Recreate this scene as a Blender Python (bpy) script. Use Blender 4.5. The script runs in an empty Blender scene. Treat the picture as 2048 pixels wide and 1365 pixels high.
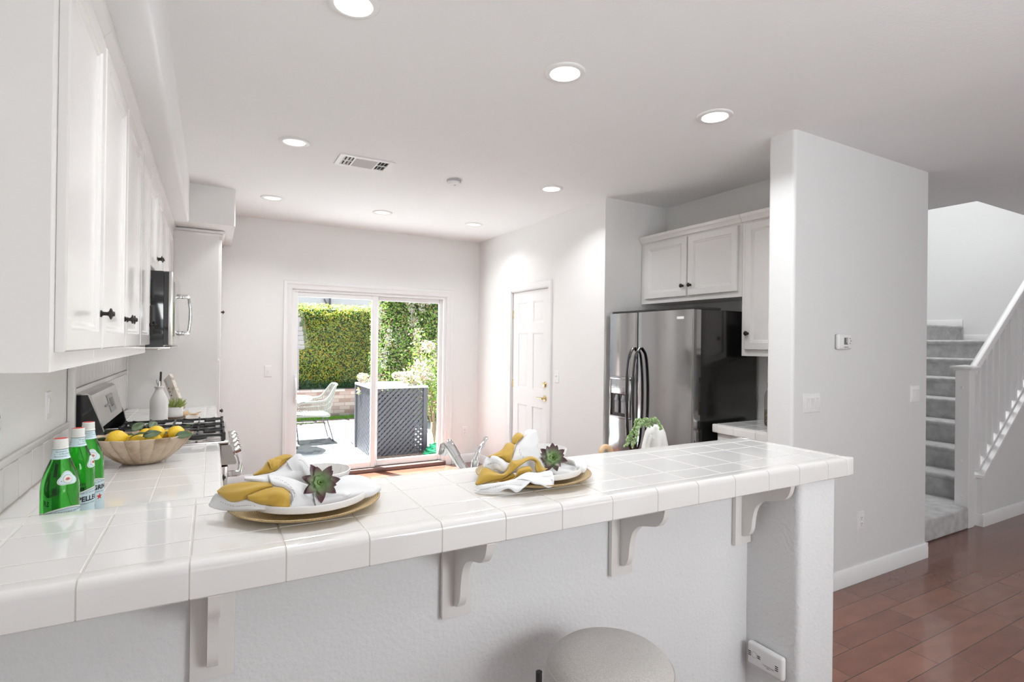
import bpy, bmesh, math, random
from mathutils import Vector, Matrix, noise
PI = math.pi
S = bpy.context.scene
COL = S.collection

# ---------------------------------------------------------------- camera
CAM_H = 1.488
YAW, PITCH, ROLL, FPX = 0.50685, 0.00331, 0.01236, 1084.2
_f = Vector((math.sin(YAW)*math.cos(PITCH), math.cos(YAW)*math.cos(PITCH), math.sin(PITCH)))
_r = Vector((math.cos(YAW), -math.sin(YAW), 0)); _u = _r.cross(_f)
CR = _r*math.cos(ROLL)+_u*math.sin(ROLL); CU = -_r*math.sin(ROLL)+_u*math.cos(ROLL); CF = _f
CP = Vector((0, 0, CAM_H))
cd = bpy.data.cameras.new('camera'); cam = bpy.data.objects.new('camera', cd); COL.objects.link(cam)
cd.sensor_width = 36; cd.lens = FPX/2048*36; cd.clip_start = 0.05; cd.clip_end = 200
cam.matrix_world = Matrix(((CR.x, CU.x, -CF.x, CP.x), (CR.y, CU.y, -CF.y, CP.y), (CR.z, CU.z, -CF.z, CP.z), (0, 0, 0, 1)))
S.camera = cam

# ---------------------------------------------------------------- world, lights, exposure
S.view_settings.view_transform = 'Standard'; S.view_settings.look = 'None'
S.view_settings.gamma = 1; S.view_settings.use_curve_mapping = False
S.view_settings.exposure = 0.22
w = bpy.data.worlds.new('world'); S.world = w; w.use_nodes = True
nt = w.node_tree; nt.nodes.clear()
sky = nt.nodes.new('ShaderNodeTexSky'); sky.sky_type = 'NISHITA'; sky.sun_disc = False
sky.sun_elevation = math.radians(58); sky.sun_rotation = math.radians(-25); sky.air_density = 1.0; sky.dust_density = 2.0
bgn = nt.nodes.new('ShaderNodeBackground'); bgn.inputs[1].default_value = 0.20
on = nt.nodes.new('ShaderNodeOutputWorld')
nt.links.new(sky.outputs[0], bgn.inputs[0]); nt.links.new(bgn.outputs[0], on.inputs[0])

def lamp(name, kind, loc, rot=None, energy=100, col=(1, 1, 1), size=1, size_y=None, target=None):
    d = bpy.data.lights.new(name, kind); o = bpy.data.objects.new(name, d); COL.objects.link(o)
    o.location = loc; d.energy = energy; d.color = col
    if kind == 'AREA':
        d.shape = 'RECTANGLE'; d.size = size; d.size_y = size_y or size
    if kind == 'SUN': d.angle = math.radians(0.6)
    if target is not None:
        o.rotation_euler = (Vector(target)-Vector(loc)).to_track_quat('-Z', 'Y').to_euler()
    elif rot: o.rotation_euler = rot
    return o
lamp('sun', 'SUN', (0, 12, 8), energy=43.0, col=(.92, .975, 1), target=(0.20*8, 12-0.40*8, 0))
# daylight through the living-room windows behind and to the right of the camera
lamp('window_light_rear', 'AREA', (3.6, -3.85, 1.35), energy=46, col=(.93, .965, 1), size=3.4, size_y=2.1, target=(3.0, 4, 2.6))
lamp('window_light_rear_left', 'AREA', (0.6, -3.85, 1.35), energy=9, col=(.96, .98, 1), size=1.6, size_y=2.1, target=(0.6, 4, 2.6))
lamp('window_light_side', 'AREA', (9.3, -1.2, 1.4), energy=24, col=(.93, .965, 1), size=3.0, size_y=2.0, target=(3, .6, 1.6))
lamp('stairwell_light', 'AREA', (7.0, 3.3, 5.3), energy=44, col=(.97, .98, 1), size=1.6, size_y=1.6, target=(6.9, 3.1, 0)).data.spread = 2.3
# added fill lamp behind the camera, aimed up to brighten the ceiling
lamp('ceiling_fill', 'AREA', (1.5, -1.2, 1.75), energy=38, col=(.955, .985, 1), size=1.0, size_y=1.0, target=(1.9, 0.9, 2.9))

# ---------------------------------------------------------------- pixel <-> place helper (used to read positions off the photo's planes)
def ray(px, py): return CR*((px-1024)/FPX) - CU*((py-682.5)/FPX) + CF
def at(px, py, ax, c):
    d = ray(px, py); t = (c-CP[ax])/d[ax]; return CP+d*t

# ---------------------------------------------------------------- materials
MATS = {}
def newmat(name):
    m = bpy.data.materials.new(name); m.use_nodes = True
    n = m.node_tree; b = n.nodes['Principled BSDF']; MATS[name] = m
    return m, n, b
def pm(name, col, rough=.5, metal=0, bump=None, coat=0, spec=None, var=None, trans=0, ior=None, sheen=0, emit=None, sss=0):
    """bump=(scale,strength[,detail]); var=(scale, colour2, lo, hi)"""
    m, n, b = newmat(name)
    b.inputs['Base Color'].default_value = (*col, 1); b.inputs['Roughness'].default_value = rough
    b.inputs['Metallic'].default_value = metal; b.inputs['Coat Weight'].default_value = coat
    b.inputs['Coat Roughness'].default_value = .06
    if spec is not None: b.inputs['Specular IOR Level'].default_value = spec
    if trans: b.inputs['Transmission Weight'].default_value = trans
    if ior: b.inputs['IOR'].default_value = ior
    if sheen: b.inputs['Sheen Weight'].default_value = sheen
    if sss: b.inputs['Subsurface Weight'].default_value = sss; b.inputs['Subsurface Radius'].default_value = (.02, .015, .005)
    if emit: b.inputs['Emission Color'].default_value = (*emit[0], 1); b.inputs['Emission Strength'].default_value = emit[1]
    tc = None
    if bump or var:
        tc = n.nodes.new('ShaderNodeTexCoord')
    if bump:
        t = n.nodes.new('ShaderNodeTexNoise'); t.inputs['Scale'].default_value = bump[0]; t.inputs['Detail'].default_value = bump[2] if len(bump) > 2 else 3
        bn = n.nodes.new('ShaderNodeBump'); bn.inputs['Strength'].default_value = bump[1]; bn.inputs['Distance'].default_value = .004
        n.links.new(tc.outputs['Object'], t.inputs['Vector']); n.links.new(t.outputs['Fac'], bn.inputs['Height']); n.links.new(bn.outputs[0], b.inputs['Normal'])
    if var:
        t = n.nodes.new('ShaderNodeTexNoise'); t.inputs['Scale'].default_value = var[0]; t.inputs['Detail'].default_value = 5
        r = n.nodes.new('ShaderNodeValToRGB'); r.color_ramp.elements[0].position = var[2]; r.color_ramp.elements[1].position = var[3]
        r.color_ramp.elements[0].color = (*col, 1); r.color_ramp.elements[1].color = (*var[1], 1)
        n.links.new(tc.outputs['Object'], t.inputs['Vector']); n.links.new(t.outputs['Fac'], r.inputs[0]); n.links.new(r.outputs[0], b.inputs['Base Color'])
    return m
def leafmat(name, cols, rough=.5, trans=.4):
    m, n, b = newmat(name)
    g = n.nodes.new('ShaderNodeNewGeometry'); r = n.nodes.new('ShaderNodeValToRGB'); r.color_ramp.interpolation = 'CONSTANT'
    e = r.color_ramp.elements
    while len(e) < len(cols): e.new(.5)
    for i, c in enumerate(cols): e[i].position = i/len(cols); e[i].color = (*c, 1)
    n.links.new(g.outputs['Random Per Island'], r.inputs[0]); n.links.new(r.outputs[0], b.inputs['Base Color'])
    b.inputs['Roughness'].default_value = rough
    tl = n.nodes.new('ShaderNodeBsdfTranslucent'); mx = n.nodes.new('ShaderNodeMixShader'); mx.inputs[0].default_value = trans; ou = n.nodes['Material Output']
    n.links.new(r.outputs[0], tl.inputs[0]); n.links.new(b.outputs[0], mx.inputs[1]); n.links.new(tl.outputs[0], mx.inputs[2]); n.links.new(mx.outputs[0], ou.inputs[0])
    return m
M = MATS
pm('wall', (.85, .84, .825), .65, bump=(95, .22, 2))
pm('wall_hall', (.77, .77, .765), .65, bump=(95, .22, 2))  # same paint as the kitchen walls, the hall's shade put into a darker colour
pm('ceiling', (.88, .88, .88), .8, bump=(70, .25, 3))
pm('plaster_rough', (.78, .785, .79), .6, bump=(75, .6, 2))
pm('trim', (.85, .845, .84), .35)
pm('cabinet', (.83, .81, .79), .22, coat=.25)
pm('tile', (.775, .757, .74), .10, coat=.5)
pm('grout', (.62, .58, .53), .85)
pm('tile_wall', (.79, .77, .75), .2)
pm('black_iron', (.025, .022, .02), .45, metal=.3)
pm('black_gloss', (.012, .012, .013), .08, coat=.6)
pm('black_matte', (.02, .02, .02), .5)
pm('steel', (.62, .60, .58), .22, metal=1)
pm('chrome', (.80, .80, .80), .06, metal=1)
pm('brass', (.78, .60, .30), .18, metal=1)
pm('fridge_front', (.36, .36, .365), .10, metal=1)
pm('fridge_side', (.06, .058, .056), .2, metal=.9, coat=.3)
pm('fridge_panel', (.42, .42, .43), .2, metal=1)
pm('plastic_white', (.84, .84, .83), .35)
pm('plastic_grey', (.35, .35, .36), .4)
pm('plastic_shaded', (.50, .50, .50), .5)
pm('screen_dark', (.05, .055, .05), .25)
pm('ink', (.015, .015, .02), .6)
pm('red', (.6, .05, .04), .5)
pm('carpet', (.47, .465, .46), 1.0, bump=(260, .9, 4), var=(14, (.62, .615, .61), .35, .65), sheen=.3)
pm('ceramic', (.74, .72, .70), .3, coat=.3)
pm('ceramic_matte', (.74, .72, .70), .55)
pm('linen', (.72, .715, .72), .85, bump=(900, .25, 2), sheen=.2)
pm('hemstitch', (.16, .14, .12), .9)
pm('mustard', (.50, .315, .045), .8, bump=(900, .25, 2), sheen=.2)
pm('lemon', (.88, .58, .045), .4, bump=(160, .35, 2), sss=.08)
pm('lemon_leaf', (.045, .085, .03), .4, var=(9, (.12, .17, .06), .4, .75))
pm('bowl_stone', (.34, .23, .14), .5, bump=(60, .3, 3), var=(13, (.58, .46, .34), .36, .60))
pm('wood_light', (.62, .42, .24), .5, var=(20, (.48, .29, .15), .4, .7))
pm('wood_dark', (.12, .07, .045), .5)
pm('sill_brown', (.16, .10, .085), .4)
pm('label_blue', (.60, .74, .78), .5)
pm('label_white', (.74, .73, .69), .5)
pm('label_teal', (.07, .17, .18), .5)
pm('gold_ink', (.55, .45, .25), .4)
pm('stool_fabric', (.60, .565, .53), .95, bump=(420, .8, 2), sheen=.35, var=(300, (.70, .67, .64), .4, .6))
pm('page', (.75, .68, .60), .7, var=(14, (.45, .36, .30), .5, .62))
pm('paver', (.36, .25, .23), .8, bump=(40, .4), var=(6, (.47, .38, .37), .4, .6))
pm('concrete', (.55, .55, .545), .85, bump=(60, .2))
pm('soil', (.16, .11, .09), .95, bump=(40, .8))
pm('grass', (.14, .34, .02), .8, var=(60, (.22, .45, .04), .4, .6))
pm('rug', (.24, .24, .235), .95, var=(7, (.12, .13, .14), .50, .60))
pm('rope', (.23, .22, .195), .85)
pm('lattice', (.045, .043, .052), .6)
pm('hose', (.02, .30, .14), .35)
pm('bamboo', (.62, .48, .30), .5)
pm('bark', (.28, .20, .13), .8)
pm('neighbor', (.55, .545, .53), .8)
pm('house_wall', (.88, .87, .85), .8)
pm('neighbor_trim', (.22, .20, .20), .7)
pm('slat_pale', (.22, .20, .20), .8)
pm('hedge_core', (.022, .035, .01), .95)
pm('led', (1, 1, 1), .5, emit=((1, .985, .96), 5.0))
pm('led_dim', (.8, .8, .8), .5, emit=((1, .99, .97), .62))
pm('jar_seed', (.42, .34, .25), .8, var=(160, (.05, .04, .03), .45, .55))
pm('vent_dark', (.03, .033, .036), .8)
leafmat('hedge_leaf', [(.348, .420, .029), (.160, .275, .043), (.478, .478, .058), (.072, .160, .043), (.580, .406, .043), (.246, .377, .029), (.406, .450, .145), (.116, .232, .058), (.522, .275, .043), (.304, .435, .043)])
leafmat('vine_leaf', [(.182, .336, .028), (.266, .392, .056), (.098, .210, .028), (.336, .378, .168), (.154, .280, .042), (.336, .196, .126)])
leafmat('blossom', [(.483, .437, .391), (.414, .414, .322), (.437, .253, .184), (.506, .483, .460), (.207, .253, .057), (.414, .391, .322)])
leafmat('thyme', [(.030, .102, .042), (.060, .144, .060), (.096, .168, .120), (.120, .204, .036)])
leafmat('bead_leaf', [(.36, .52, .20), (.50, .62, .34), (.26, .42, .14), (.60, .68, .46)], rough=.4)

def glassmat(name, tint=(1, 1, 1), fr=.06):
    m = bpy.data.materials.new(name); m.use_nodes = True; n = m.node_tree; n.nodes.clear()
    o = n.nodes.new('ShaderNodeOutputMaterial'); t = n.nodes.new('ShaderNodeBsdfTransparent'); t.inputs[0].default_value = (*tint, 1)
    g = n.nodes.new('ShaderNodeBsdfGlossy'); g.inputs['Roughness'].default_value = .02
    lw = n.nodes.new('ShaderNodeLayerWeight'); lw.inputs[0].default_value = .5; x = n.nodes.new('ShaderNodeMixShader')
    pw = n.nodes.new('ShaderNodeMath'); pw.operation = 'POWER'; pw.inputs[1].default_value = 5; f = n.nodes.new('ShaderNodeMath'); f.operation = 'MULTIPLY_ADD'; f.inputs[1].default_value = .9; f.inputs[2].default_value = .006
    n.links.new(lw.outputs['Facing'], pw.inputs[0]); n.links.new(pw.outputs[0], f.inputs[0]); n.links.new(f.outputs[0], x.inputs[0]); n.links.new(t.outputs[0], x.inputs[1]); n.links.new(g.outputs[0], x.inputs[2]); n.links.new(x.outputs[0], o.inputs[0])
    MATS[name] = m
glassmat('pane', (.97, .985, .98)); glassmat('jar_glass', (.80, .80, .78))
m_, n_, b_ = newmat('green_glass')
b_.inputs['Base Color'].default_value = (.07, .55, .06, 1); b_.inputs['Transmission Weight'].default_value = 1; b_.inputs['Roughness'].default_value = .02; b_.inputs['IOR'].default_value = 1.36

def ramp(n, stops):
    r = n.nodes.new('ShaderNodeValToRGB'); e = r.color_ramp.elements
    while len(e) < len(stops): e.new(.5)
    for i, (p, c) in enumerate(stops): e[i].position = p; e[i].color = (*c, 1)
    return r
# plank floor: rows run along X
m_, n_, b_ = newmat('wood_floor')
tc = n_.nodes.new('ShaderNodeTexCoord'); mp = n_.nodes.new('ShaderNodeMapping'); mp.inputs['Location'].default_value = (.33, -.039, 0)
br = n_.nodes.new('ShaderNodeTexBrick'); br.inputs['Scale'].default_value = 1; br.inputs['Row Height'].default_value = .1345; br.inputs['Brick Width'].default_value = .62
br.inputs['Mortar Size'].default_value = .0016; br.inputs['Mortar Smooth'].default_value = .3; br.offset = .37; br.offset_frequency = 2; br.squash = 1.35; br.squash_frequency = 3
br.inputs['Color1'].default_value = (.160, .060, .038, 1); br.inputs['Color2'].default_value = (.230, .096, .064, 1); br.inputs['Mortar'].default_value = (.022, .010, .008, 1)
nz = n_.nodes.new('ShaderNodeTexNoise'); nz.inputs['Scale'].default_value = 5; nz.inputs['Detail'].default_value = 6
mp2 = n_.nodes.new('ShaderNodeMapping'); mp2.inputs['Scale'].default_value = (1, 3, 1)
mx = n_.nodes.new('ShaderNodeMix'); mx.data_type = 'RGBA'; mx.blend_type = 'OVERLAY'; mx.inputs[0].default_value = .45
rr = ramp(n_, [(.3, (.35, .35, .35)), (.7, (.62, .60, .58))])
bn = n_.nodes.new('ShaderNodeBump'); bn.inputs['Strength'].default_value = .5; bn.inputs['Distance'].default_value = .002; bn.invert = True
nz2 = n_.nodes.new('ShaderNodeTexNoise'); nz2.inputs['Scale'].default_value = 9
bn2 = n_.nodes.new('ShaderNodeBump'); bn2.inputs['Strength'].default_value = .03; bn2.inputs['Distance'].default_value = .01
L = n_.links.new
L(tc.outputs['Object'], mp.inputs[0]); L(mp.outputs[0], br.inputs['Vector']); L(tc.outputs['Object'], mp2.inputs[0]); L(mp2.outputs[0], nz.inputs['Vector'])
L(nz.outputs['Fac'], rr.inputs[0]); L(br.outputs['Color'], mx.inputs[6]); L(rr.outputs[0], mx.inputs[7]); L(mx.outputs[2], b_.inputs['Base Color'])
L(br.outputs['Fac'], bn.inputs['Height']); L(tc.outputs['Object'], nz2.inputs['Vector']); L(nz2.outputs['Fac'], bn2.inputs['Height']); L(bn2.outputs[0], bn.inputs['Normal']); L(bn.outputs[0], b_.inputs['Normal'])
b_.inputs['Roughness'].default_value = .2; b_.inputs['Coat Weight'].default_value = .3
# brick planter
m_, n_, b_ = newmat('brick')
tc = n_.nodes.new('ShaderNodeTexCoord'); mp = n_.nodes.new('ShaderNodeMapping'); mp.inputs['Rotation'].default_value = (PI/2, 0, 0)
br = n_.nodes.new('ShaderNodeTexBrick'); br.inputs['Scale'].default_value = 1; br.inputs['Row Height'].default_value = .075; br.inputs['Brick Width'].default_value = .22; br.inputs['Mortar Size'].default_value = .006
br.inputs['Color1'].default_value = (.30, .20, .17, 1); br.inputs['Color2'].default_value = (.56, .49, .45, 1); br.inputs['Mortar'].default_value = (.30, .25, .23, 1)
L = n_.links.new; L(tc.outputs['Object'], mp.inputs[0]); L(mp.outputs[0], br.inputs['Vector']); L(br.outputs['Color'], b_.inputs['Base Color']); b_.inputs['Roughness'].default_value = .9
# woven gold charger
m_, n_, b_ = newmat('woven_gold')
tc = n_.nodes.new('ShaderNodeTexCoord'); wv = n_.nodes.new('ShaderNodeTexWave'); wv.wave_type = 'RINGS'; wv.rings_direction = 'Z'; wv.inputs['Scale'].default_value = 60; wv.inputs['Distortion'].default_value = 5; wv.inputs['Detail Scale'].default_value = 14
rr = ramp(n_, [(.15, (.46, .30, .13)), (.6, (.92, .74, .44))]); bn = n_.nodes.new('ShaderNodeBump'); bn.inputs['Strength'].default_value = .8; bn.inputs['Distance'].default_value = .003
L = n_.links.new; L(tc.outputs['Object'], wv.inputs['Vector']); L(wv.outputs['Fac'], rr.inputs[0]); L(rr.outputs[0], b_.inputs['Base Color']); L(wv.outputs['Fac'], bn.inputs['Height']); L(bn.outputs[0], b_.inputs['Normal'])
b_.inputs['Metallic'].default_value = .75; b_.inputs['Roughness'].default_value = .32
# rosette petals: green heart to purple tip, by distance from the centre of the plant
m_, n_, b_ = newmat('rosette')
tc = n_.nodes.new('ShaderNodeTexCoord'); vl = n_.nodes.new('ShaderNodeVectorMath'); vl.operation = 'LENGTH'
rr = ramp(n_, [(.0, (.42, .56, .20)), (.017, (.27, .42, .19)), (.028, (.19, .19, .13)), (.038, (.115, .050, .062))])
mm = n_.nodes.new('ShaderNodeMath'); mm.operation = 'MULTIPLY'; mm.inputs[1].default_value = 1.0
L = n_.links.new; L(tc.outputs['Object'], vl.inputs[0]); L(vl.outputs['Value'], mm.inputs[0]); L(mm.outputs[0], rr.inputs[0]); L(rr.outputs[0], b_.inputs['Base Color']); b_.inputs['Roughness'].default_value = .4
m_, n_, b_ = newmat('echeveria_green')
b_.inputs['Base Color'].default_value = (.30, .36, .10, 1); b_.inputs['Roughness'].default_value = .5

# ---------------------------------------------------------------- mesh builder
ORG = {}
class MB:
    def __init__(s): s.bm = bmesh.new()
    def box(s, x0, x1, y0, y1, z0, z1, bev=0, seg=2):
        if x0 > x1: x0, x1 = x1, x0
        if y0 > y1: y0, y1 = y1, y0
        if z0 > z1: z0, z1 = z1, z0
        v = [s.bm.verts.new(p) for p in ((x0,y0,z0),(x1,y0,z0),(x1,y1,z0),(x0,y1,z0),(x0,y0,z1),(x1,y0,z1),(x1,y1,z1),(x0,y1,z1))]
        fs = [s.bm.faces.new([v[i] for i in f]) for f in ((3,2,1,0),(4,5,6,7),(0,1,5,4),(1,2,6,5),(2,3,7,6),(3,0,4,7))]
        if bev:
            es = list({e for f in fs for e in f.edges})
            bmesh.ops.bevel(s.bm, geom=es, offset=bev, segments=seg, profile=.5, affect='EDGES')
        return s
    def obox(s, c, ax, hx, hy, hz, bev=0):
        """box centred at c with half sizes along the three axes of 3x3 ax (list of vectors)"""
        b = MB(); b.box(-hx, hx, -hy, hy, -hz, hz, bev)
        mt = Matrix((ax[0], ax[1], ax[2])).transposed().to_4x4(); mt.translation = Vector(c)
        return s.merge(b, mt)
    def merge(s, other, mt=None):
        me = bpy.data.meshes.new('tmp'); 
        if mt is not None: bmesh.ops.transform(other.bm, matrix=mt, verts=other.bm.verts)
        other.bm.to_mesh(me); other.bm.free(); s.bm.from_mesh(me); bpy.data.meshes.remove(me)
        return s
    def prism(s, pts, axis, a0, a1):
        """pts: 2D outline in the two other axes (order x,y,z without axis)"""
        def P(p, a):
            return {0: (a, p[0], p[1]), 1: (p[0], a, p[1]), 2: (p[0], p[1], a)}[axis]
        A = [s.bm.verts.new(P(p, a0)) for p in pts]; B = [s.bm.verts.new(P(p, a1)) for p in pts]
        n = len(pts)
        for i in range(n): s.bm.faces.new((A[i], A[(i+1) % n], B[(i+1) % n], B[i]))
        s.bm.faces.new(A[::-1]); s.bm.faces.new(B)
        return s
    def tube(s, pts, r, seg=10, closed=False, cap=True):
        pts = [Vector(p) for p in pts]; n = len(pts); rs = r if isinstance(r, (list, tuple)) else [r]*n
        rings = []; up = Vector((0, 0, 1)); prev = None
        for i, p in enumerate(pts):
            t = (pts[(i+1) % n]-pts[i-1]) if closed or 0 < i < n-1 else (pts[1]-pts[0] if i == 0 else pts[-1]-pts[-2])
            t.normalize()
            if prev is None:
                a = up if abs(t.z) < .9 else Vector((1, 0, 0)); u = t.cross(a).normalized()
            else: u = (prev-t*prev.dot(t)).normalized()
            prev = u; v = t.cross(u)
            rings.append([s.bm.verts.new(p+(u*math.cos(2*PI*k/seg)+v*math.sin(2*PI*k/seg))*rs[i]) for k in range(seg)])
        m = n if closed else n-1
        for i in range(m):
            a, b = rings[i], rings[(i+1) % n]
            for k in range(seg): s.bm.faces.new((a[k], a[(k+1) % seg], b[(k+1) % seg], b[k]))
        if cap and not closed: s.bm.faces.new(rings[0][::-1]); s.bm.faces.new(rings[-1])
        return s
    def cyl(s, p0, p1, r0, r1=None, seg=20): return s.tube([p0, p1], [r0, r1 if r1 is not None else r0], seg)
    def lathe(s, prof, c=(0, 0, 0), seg=40, fn=None, axis='z'):
        """prof: (r,z) list; r=0 makes a pole. fn(r,a,z)->(x,y,z) offset shaping"""
        rings = []
        for r, z in prof:
            if r < 1e-6: rings.append([s.bm.verts.new((c[0], c[1], c[2]+z))]); continue
            ring = []
            for k in range(seg):
                a = 2*PI*k/seg
                x, y, zz = (r*math.cos(a), r*math.sin(a), z) if fn is None else fn(r, a, z)
                ring.append(s.bm.verts.new((c[0]+x, c[1]+y, c[2]+zz)))
            rings.append(ring)
        for a, b in zip(rings, rings[1:]):
            if len(a) == 1 and len(b) == 1: continue
            for k in range(seg):
                k2 = (k+1) % seg
                if len(a) == 1: s.bm.faces.new((a[0], b[k2], b[k]))
                elif len(b) == 1: s.bm.faces.new((a[k], a[k2], b[0]))
                else: s.bm.faces.new((a[k], a[k2], b[k2], b[k]))
        return s
    def rings(s, o, u, v, n, w, h, prof):
        """raised/recessed rectangular panel: o corner, u,v in-plane unit vectors, n outward; prof=(inset,height) list"""
        o, u, v, n = map(Vector, (o, u, v, n)); R = []
        for ins, ht in prof:
            R.append([s.bm.verts.new(o+u*a+v*b+n*ht) for a, b in ((ins, ins), (w-ins, ins), (w-ins, h-ins), (ins, h-ins))])
        for a, b in zip(R, R[1:]):
            for k in range(4): s.bm.faces.new((a[k], a[(k+1) % 4], b[(k+1) % 4], b[k]))
        s.bm.faces.new(R[-1])
        return s
    def grid(s, P, th=0):
        V = [[s.bm.verts.new(p) for p in row] for row in P]
        for i in range(len(V)-1):
            for j in range(len(V[0])-1): s.bm.faces.new((V[i][j], V[i][j+1], V[i+1][j+1], V[i+1][j]))
        return s
    def ball(s, c, r, sc=(1, 1, 1), sub=2, mt=None):
        b = MB(); bmesh.ops.create_icosphere(b.bm, subdivisions=sub, radius=r)
        bmesh.ops.scale(b.bm, vec=sc, verts=b.bm.verts)
        m = Matrix.Translation(Vector(c)) @ (mt.to_4x4() if mt is not None else Matrix.Identity(4))
        return s.merge(b, m)
    def build(s, name, mat, parent=None, smooth=40, recalc=True, solid=0):
        if recalc: bmesh.ops.recalc_face_normals(s.bm, faces=s.bm.faces)
        me = bpy.data.meshes.new(name)
        if parent is not None and parent in ORG: bmesh.ops.transform(s.bm, matrix=ORG[parent].inverted(), verts=s.bm.verts)
        s.bm.to_mesh(me); s.bm.free()
        me.materials.append(M[mat])
        if smooth:
            me.polygons.foreach_set('use_smooth', [True]*len(me.polygons)); me.set_sharp_from_angle(angle=math.radians(smooth))
        o = bpy.data.objects.new(name, me); COL.objects.link(o)
        if parent is not None: o.parent = parent; ORG[o] = ORG.get(parent, Matrix.Identity(4))
        if solid:
            md = o.modifiers.new('thickness', 'SOLIDIFY'); md.thickness = solid; md.offset = 0
        return o
def tag(o, label, cat, group=None, kind=None):
    o['label'] = label; o['category'] = cat
    if group: o['group'] = group
    if kind: o['kind'] = kind
    return o
def thing(name, loc, label, cat, group=None, rz=0, kind=None, world=True):
    """Empty at the thing's base. world=True: its parts are authored in world coordinates."""
    o = bpy.data.objects.new(name, None); COL.objects.link(o); o.location = loc; o.rotation_euler = (0, 0, rz); o.empty_display_size = .05
    if world: ORG[o] = Matrix.Translation(loc) @ Matrix.Rotation(rz, 4, 'Z')
    return tag(o, label, cat, group, kind)
def struct(name, mb, mat, parent=None, **k):
    o = mb.build(name, mat, parent, **k)
    if parent is None: o['kind'] = 'structure'
    return o
def copytree(o, loc=None, rz=None, label=None, mt=None):
    c = o.copy(); COL.objects.link(c)
    if loc is not None: c.location = loc
    if rz is not None: c.rotation_euler = (0, 0, rz)
    if label: c['label'] = label
    for ch in [x for x in COL.objects if x.parent == o]:
        d = ch.copy(); COL.objects.link(d); d.parent = c
        for g in [x for x in COL.objects if x.parent == ch]:
            e = g.copy(); COL.objects.link(e); e.parent = d
    return c
def recentre(o, c):
    """put a one-mesh thing's origin at c"""
    o.data.transform(Matrix.Translation(-Vector(c))); o.location = c; return o
def text_bm(txt, size, bold=0):
    cu = bpy.data.curves.new('t', 'FONT'); cu.body = txt; cu.size = size; cu.align_x = 'CENTER'; cu.align_y = 'CENTER'; cu.resolution_u = 2; cu.offset = bold
    to = bpy.data.objects.new('t', cu); COL.objects.link(to)
    me = bpy.data.meshes.new_from_object(to.evaluated_get(bpy.context.evaluated_depsgraph_get()))
    b = MB(); b.bm.from_mesh(me); bpy.data.objects.remove(to); bpy.data.curves.remove(cu); bpy.data.meshes.remove(me)
    return b
def catmull(P, n):
    P = [Vector(p) for p in P]; out = []; m = len(P)-1
    for i in range(n):
        t = i/(n-1)*m; k = min(int(t), m-1); f = t-k
        p0 = P[k-1] if k > 0 else P[0]*2-P[1]; p1 = P[k]; p2 = P[k+1]; p3 = P[k+2] if k+2 <= m else P[m]*2-P[m-1]
        out.append(.5*((2*p1)+(p2-p0)*f+(2*p0-5*p1+4*p2-p3)*f*f+(-p0+3*p1-3*p2+p3)*f**3))
    return out

X, Y, Z = Vector((1, 0, 0)), Vector((0, 1, 0)), Vector((0, 0, 1))
CE = 2.74
XL, XR, YB, YN = -.60, 2.93, 6.15, -4.0
# ================================================================ room shell
struct('floor', MB().box(-.75, 9.6, YN-.1, YB+.12, -.06, 0), 'wood_floor', smooth=0)
HX0, HX1, HY0, HY1 = 5.67, 8.55, 2.11, 4.4
b = MB(); T = CE+.28
b.box(-.75, HX0, YN-.1, YB+.12, CE, T); b.box(HX0, 9.6, YN-.1, HY0, CE, T); b.box(HX1+.12, 9.6, HY0, YB+.12, CE, T); b.box(HX0, HX1+.12, HY1+.12, YB+.12, CE, T)
struct('ceiling', b, 'ceiling', smooth=0)
struct('wall_left', MB().box(-.75, XL, YN, YB, 0, CE), 'wall', smooth=0)
b = MB(); sx0, sx1, szt = .74, 2.505, 2.04
b.box(XL, sx0, YB, YB+.12, 0, CE); b.box(sx1, XR+.12, YB, YB+.12, 0, CE); b.box(sx0, sx1, YB, YB+.12, szt, CE)
struct('wall_back', b, 'wall', smooth=0)
# right kitchen wall with the six-panel door opening
dy0, dy1, dzt = 4.53, 5.30, 2.06
b = MB(); b.box(XR, XR+.12, 3.66, dy0, 0, CE); b.box(XR, XR+.12, dy1, YB, 0, CE); b.box(XR, XR+.12, dy0, dy1, dzt, CE)
struct('wall_right', b, 'wall', smooth=0)
NX = 3.645
struct('wall_niche_side', MB().box(XR+.12, NX, 3.66, 3.78, 0, CE), 'wall', smooth=0)
struct('wall_niche_back', MB().box(NX, NX+.12, 2.11, 3.78, 0, CE), 'wall', smooth=0)
# hall wall (thermostat) with its rounded kitchen end
r = .022; hy0, hy1, hx1 = 1.94, 2.11, 4.455
def rrect(x0, x1, y0, y1, rl, rr, n=5):
    pts = []
    for cx, cy, a0, q in ((x0+rl, y0+rl, PI, rl), (x1-rr, y0+rr, 1.5*PI, rr), (x1-rr, y1-rr, 0, rr), (x0+rl, y1-rl, .5*PI, rl)):
        for k in range(n+1):
            a = a0+k/n*PI/2; pts.append((cx+q*math.cos(a), cy+q*math.sin(a)))
    return pts
struct('wall_hall', MB().prism(rrect(XR-.005, hx1, hy0, hy1, r, .004), 2, 0, CE), 'wall_hall')
struct('wall_stair_back', MB().box(hx1, HX1, HY1, HY1+.12, 0, 5.4), 'wall_hall', smooth=0)
struct('wall_stair_end', MB().box(HX1, HX1+.12, hy0, HY1+.12, 0, 5.4), 'wall_hall', smooth=0)
struct('wall_behind_stair', MB().box(hx1-.12, hx1, hy1, HY1+.12, 0, CE), 'wall_hall', smooth=0)
b = MB(); b.box(HX0-.12, HX0, HY0-.12, HY1+.12, T, 5.4); b.box(HX0, HX1+.12, HY0-.12, HY0, T, 5.4)
struct('wall_upper_floor', b, 'wall_hall', smooth=0)
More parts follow.
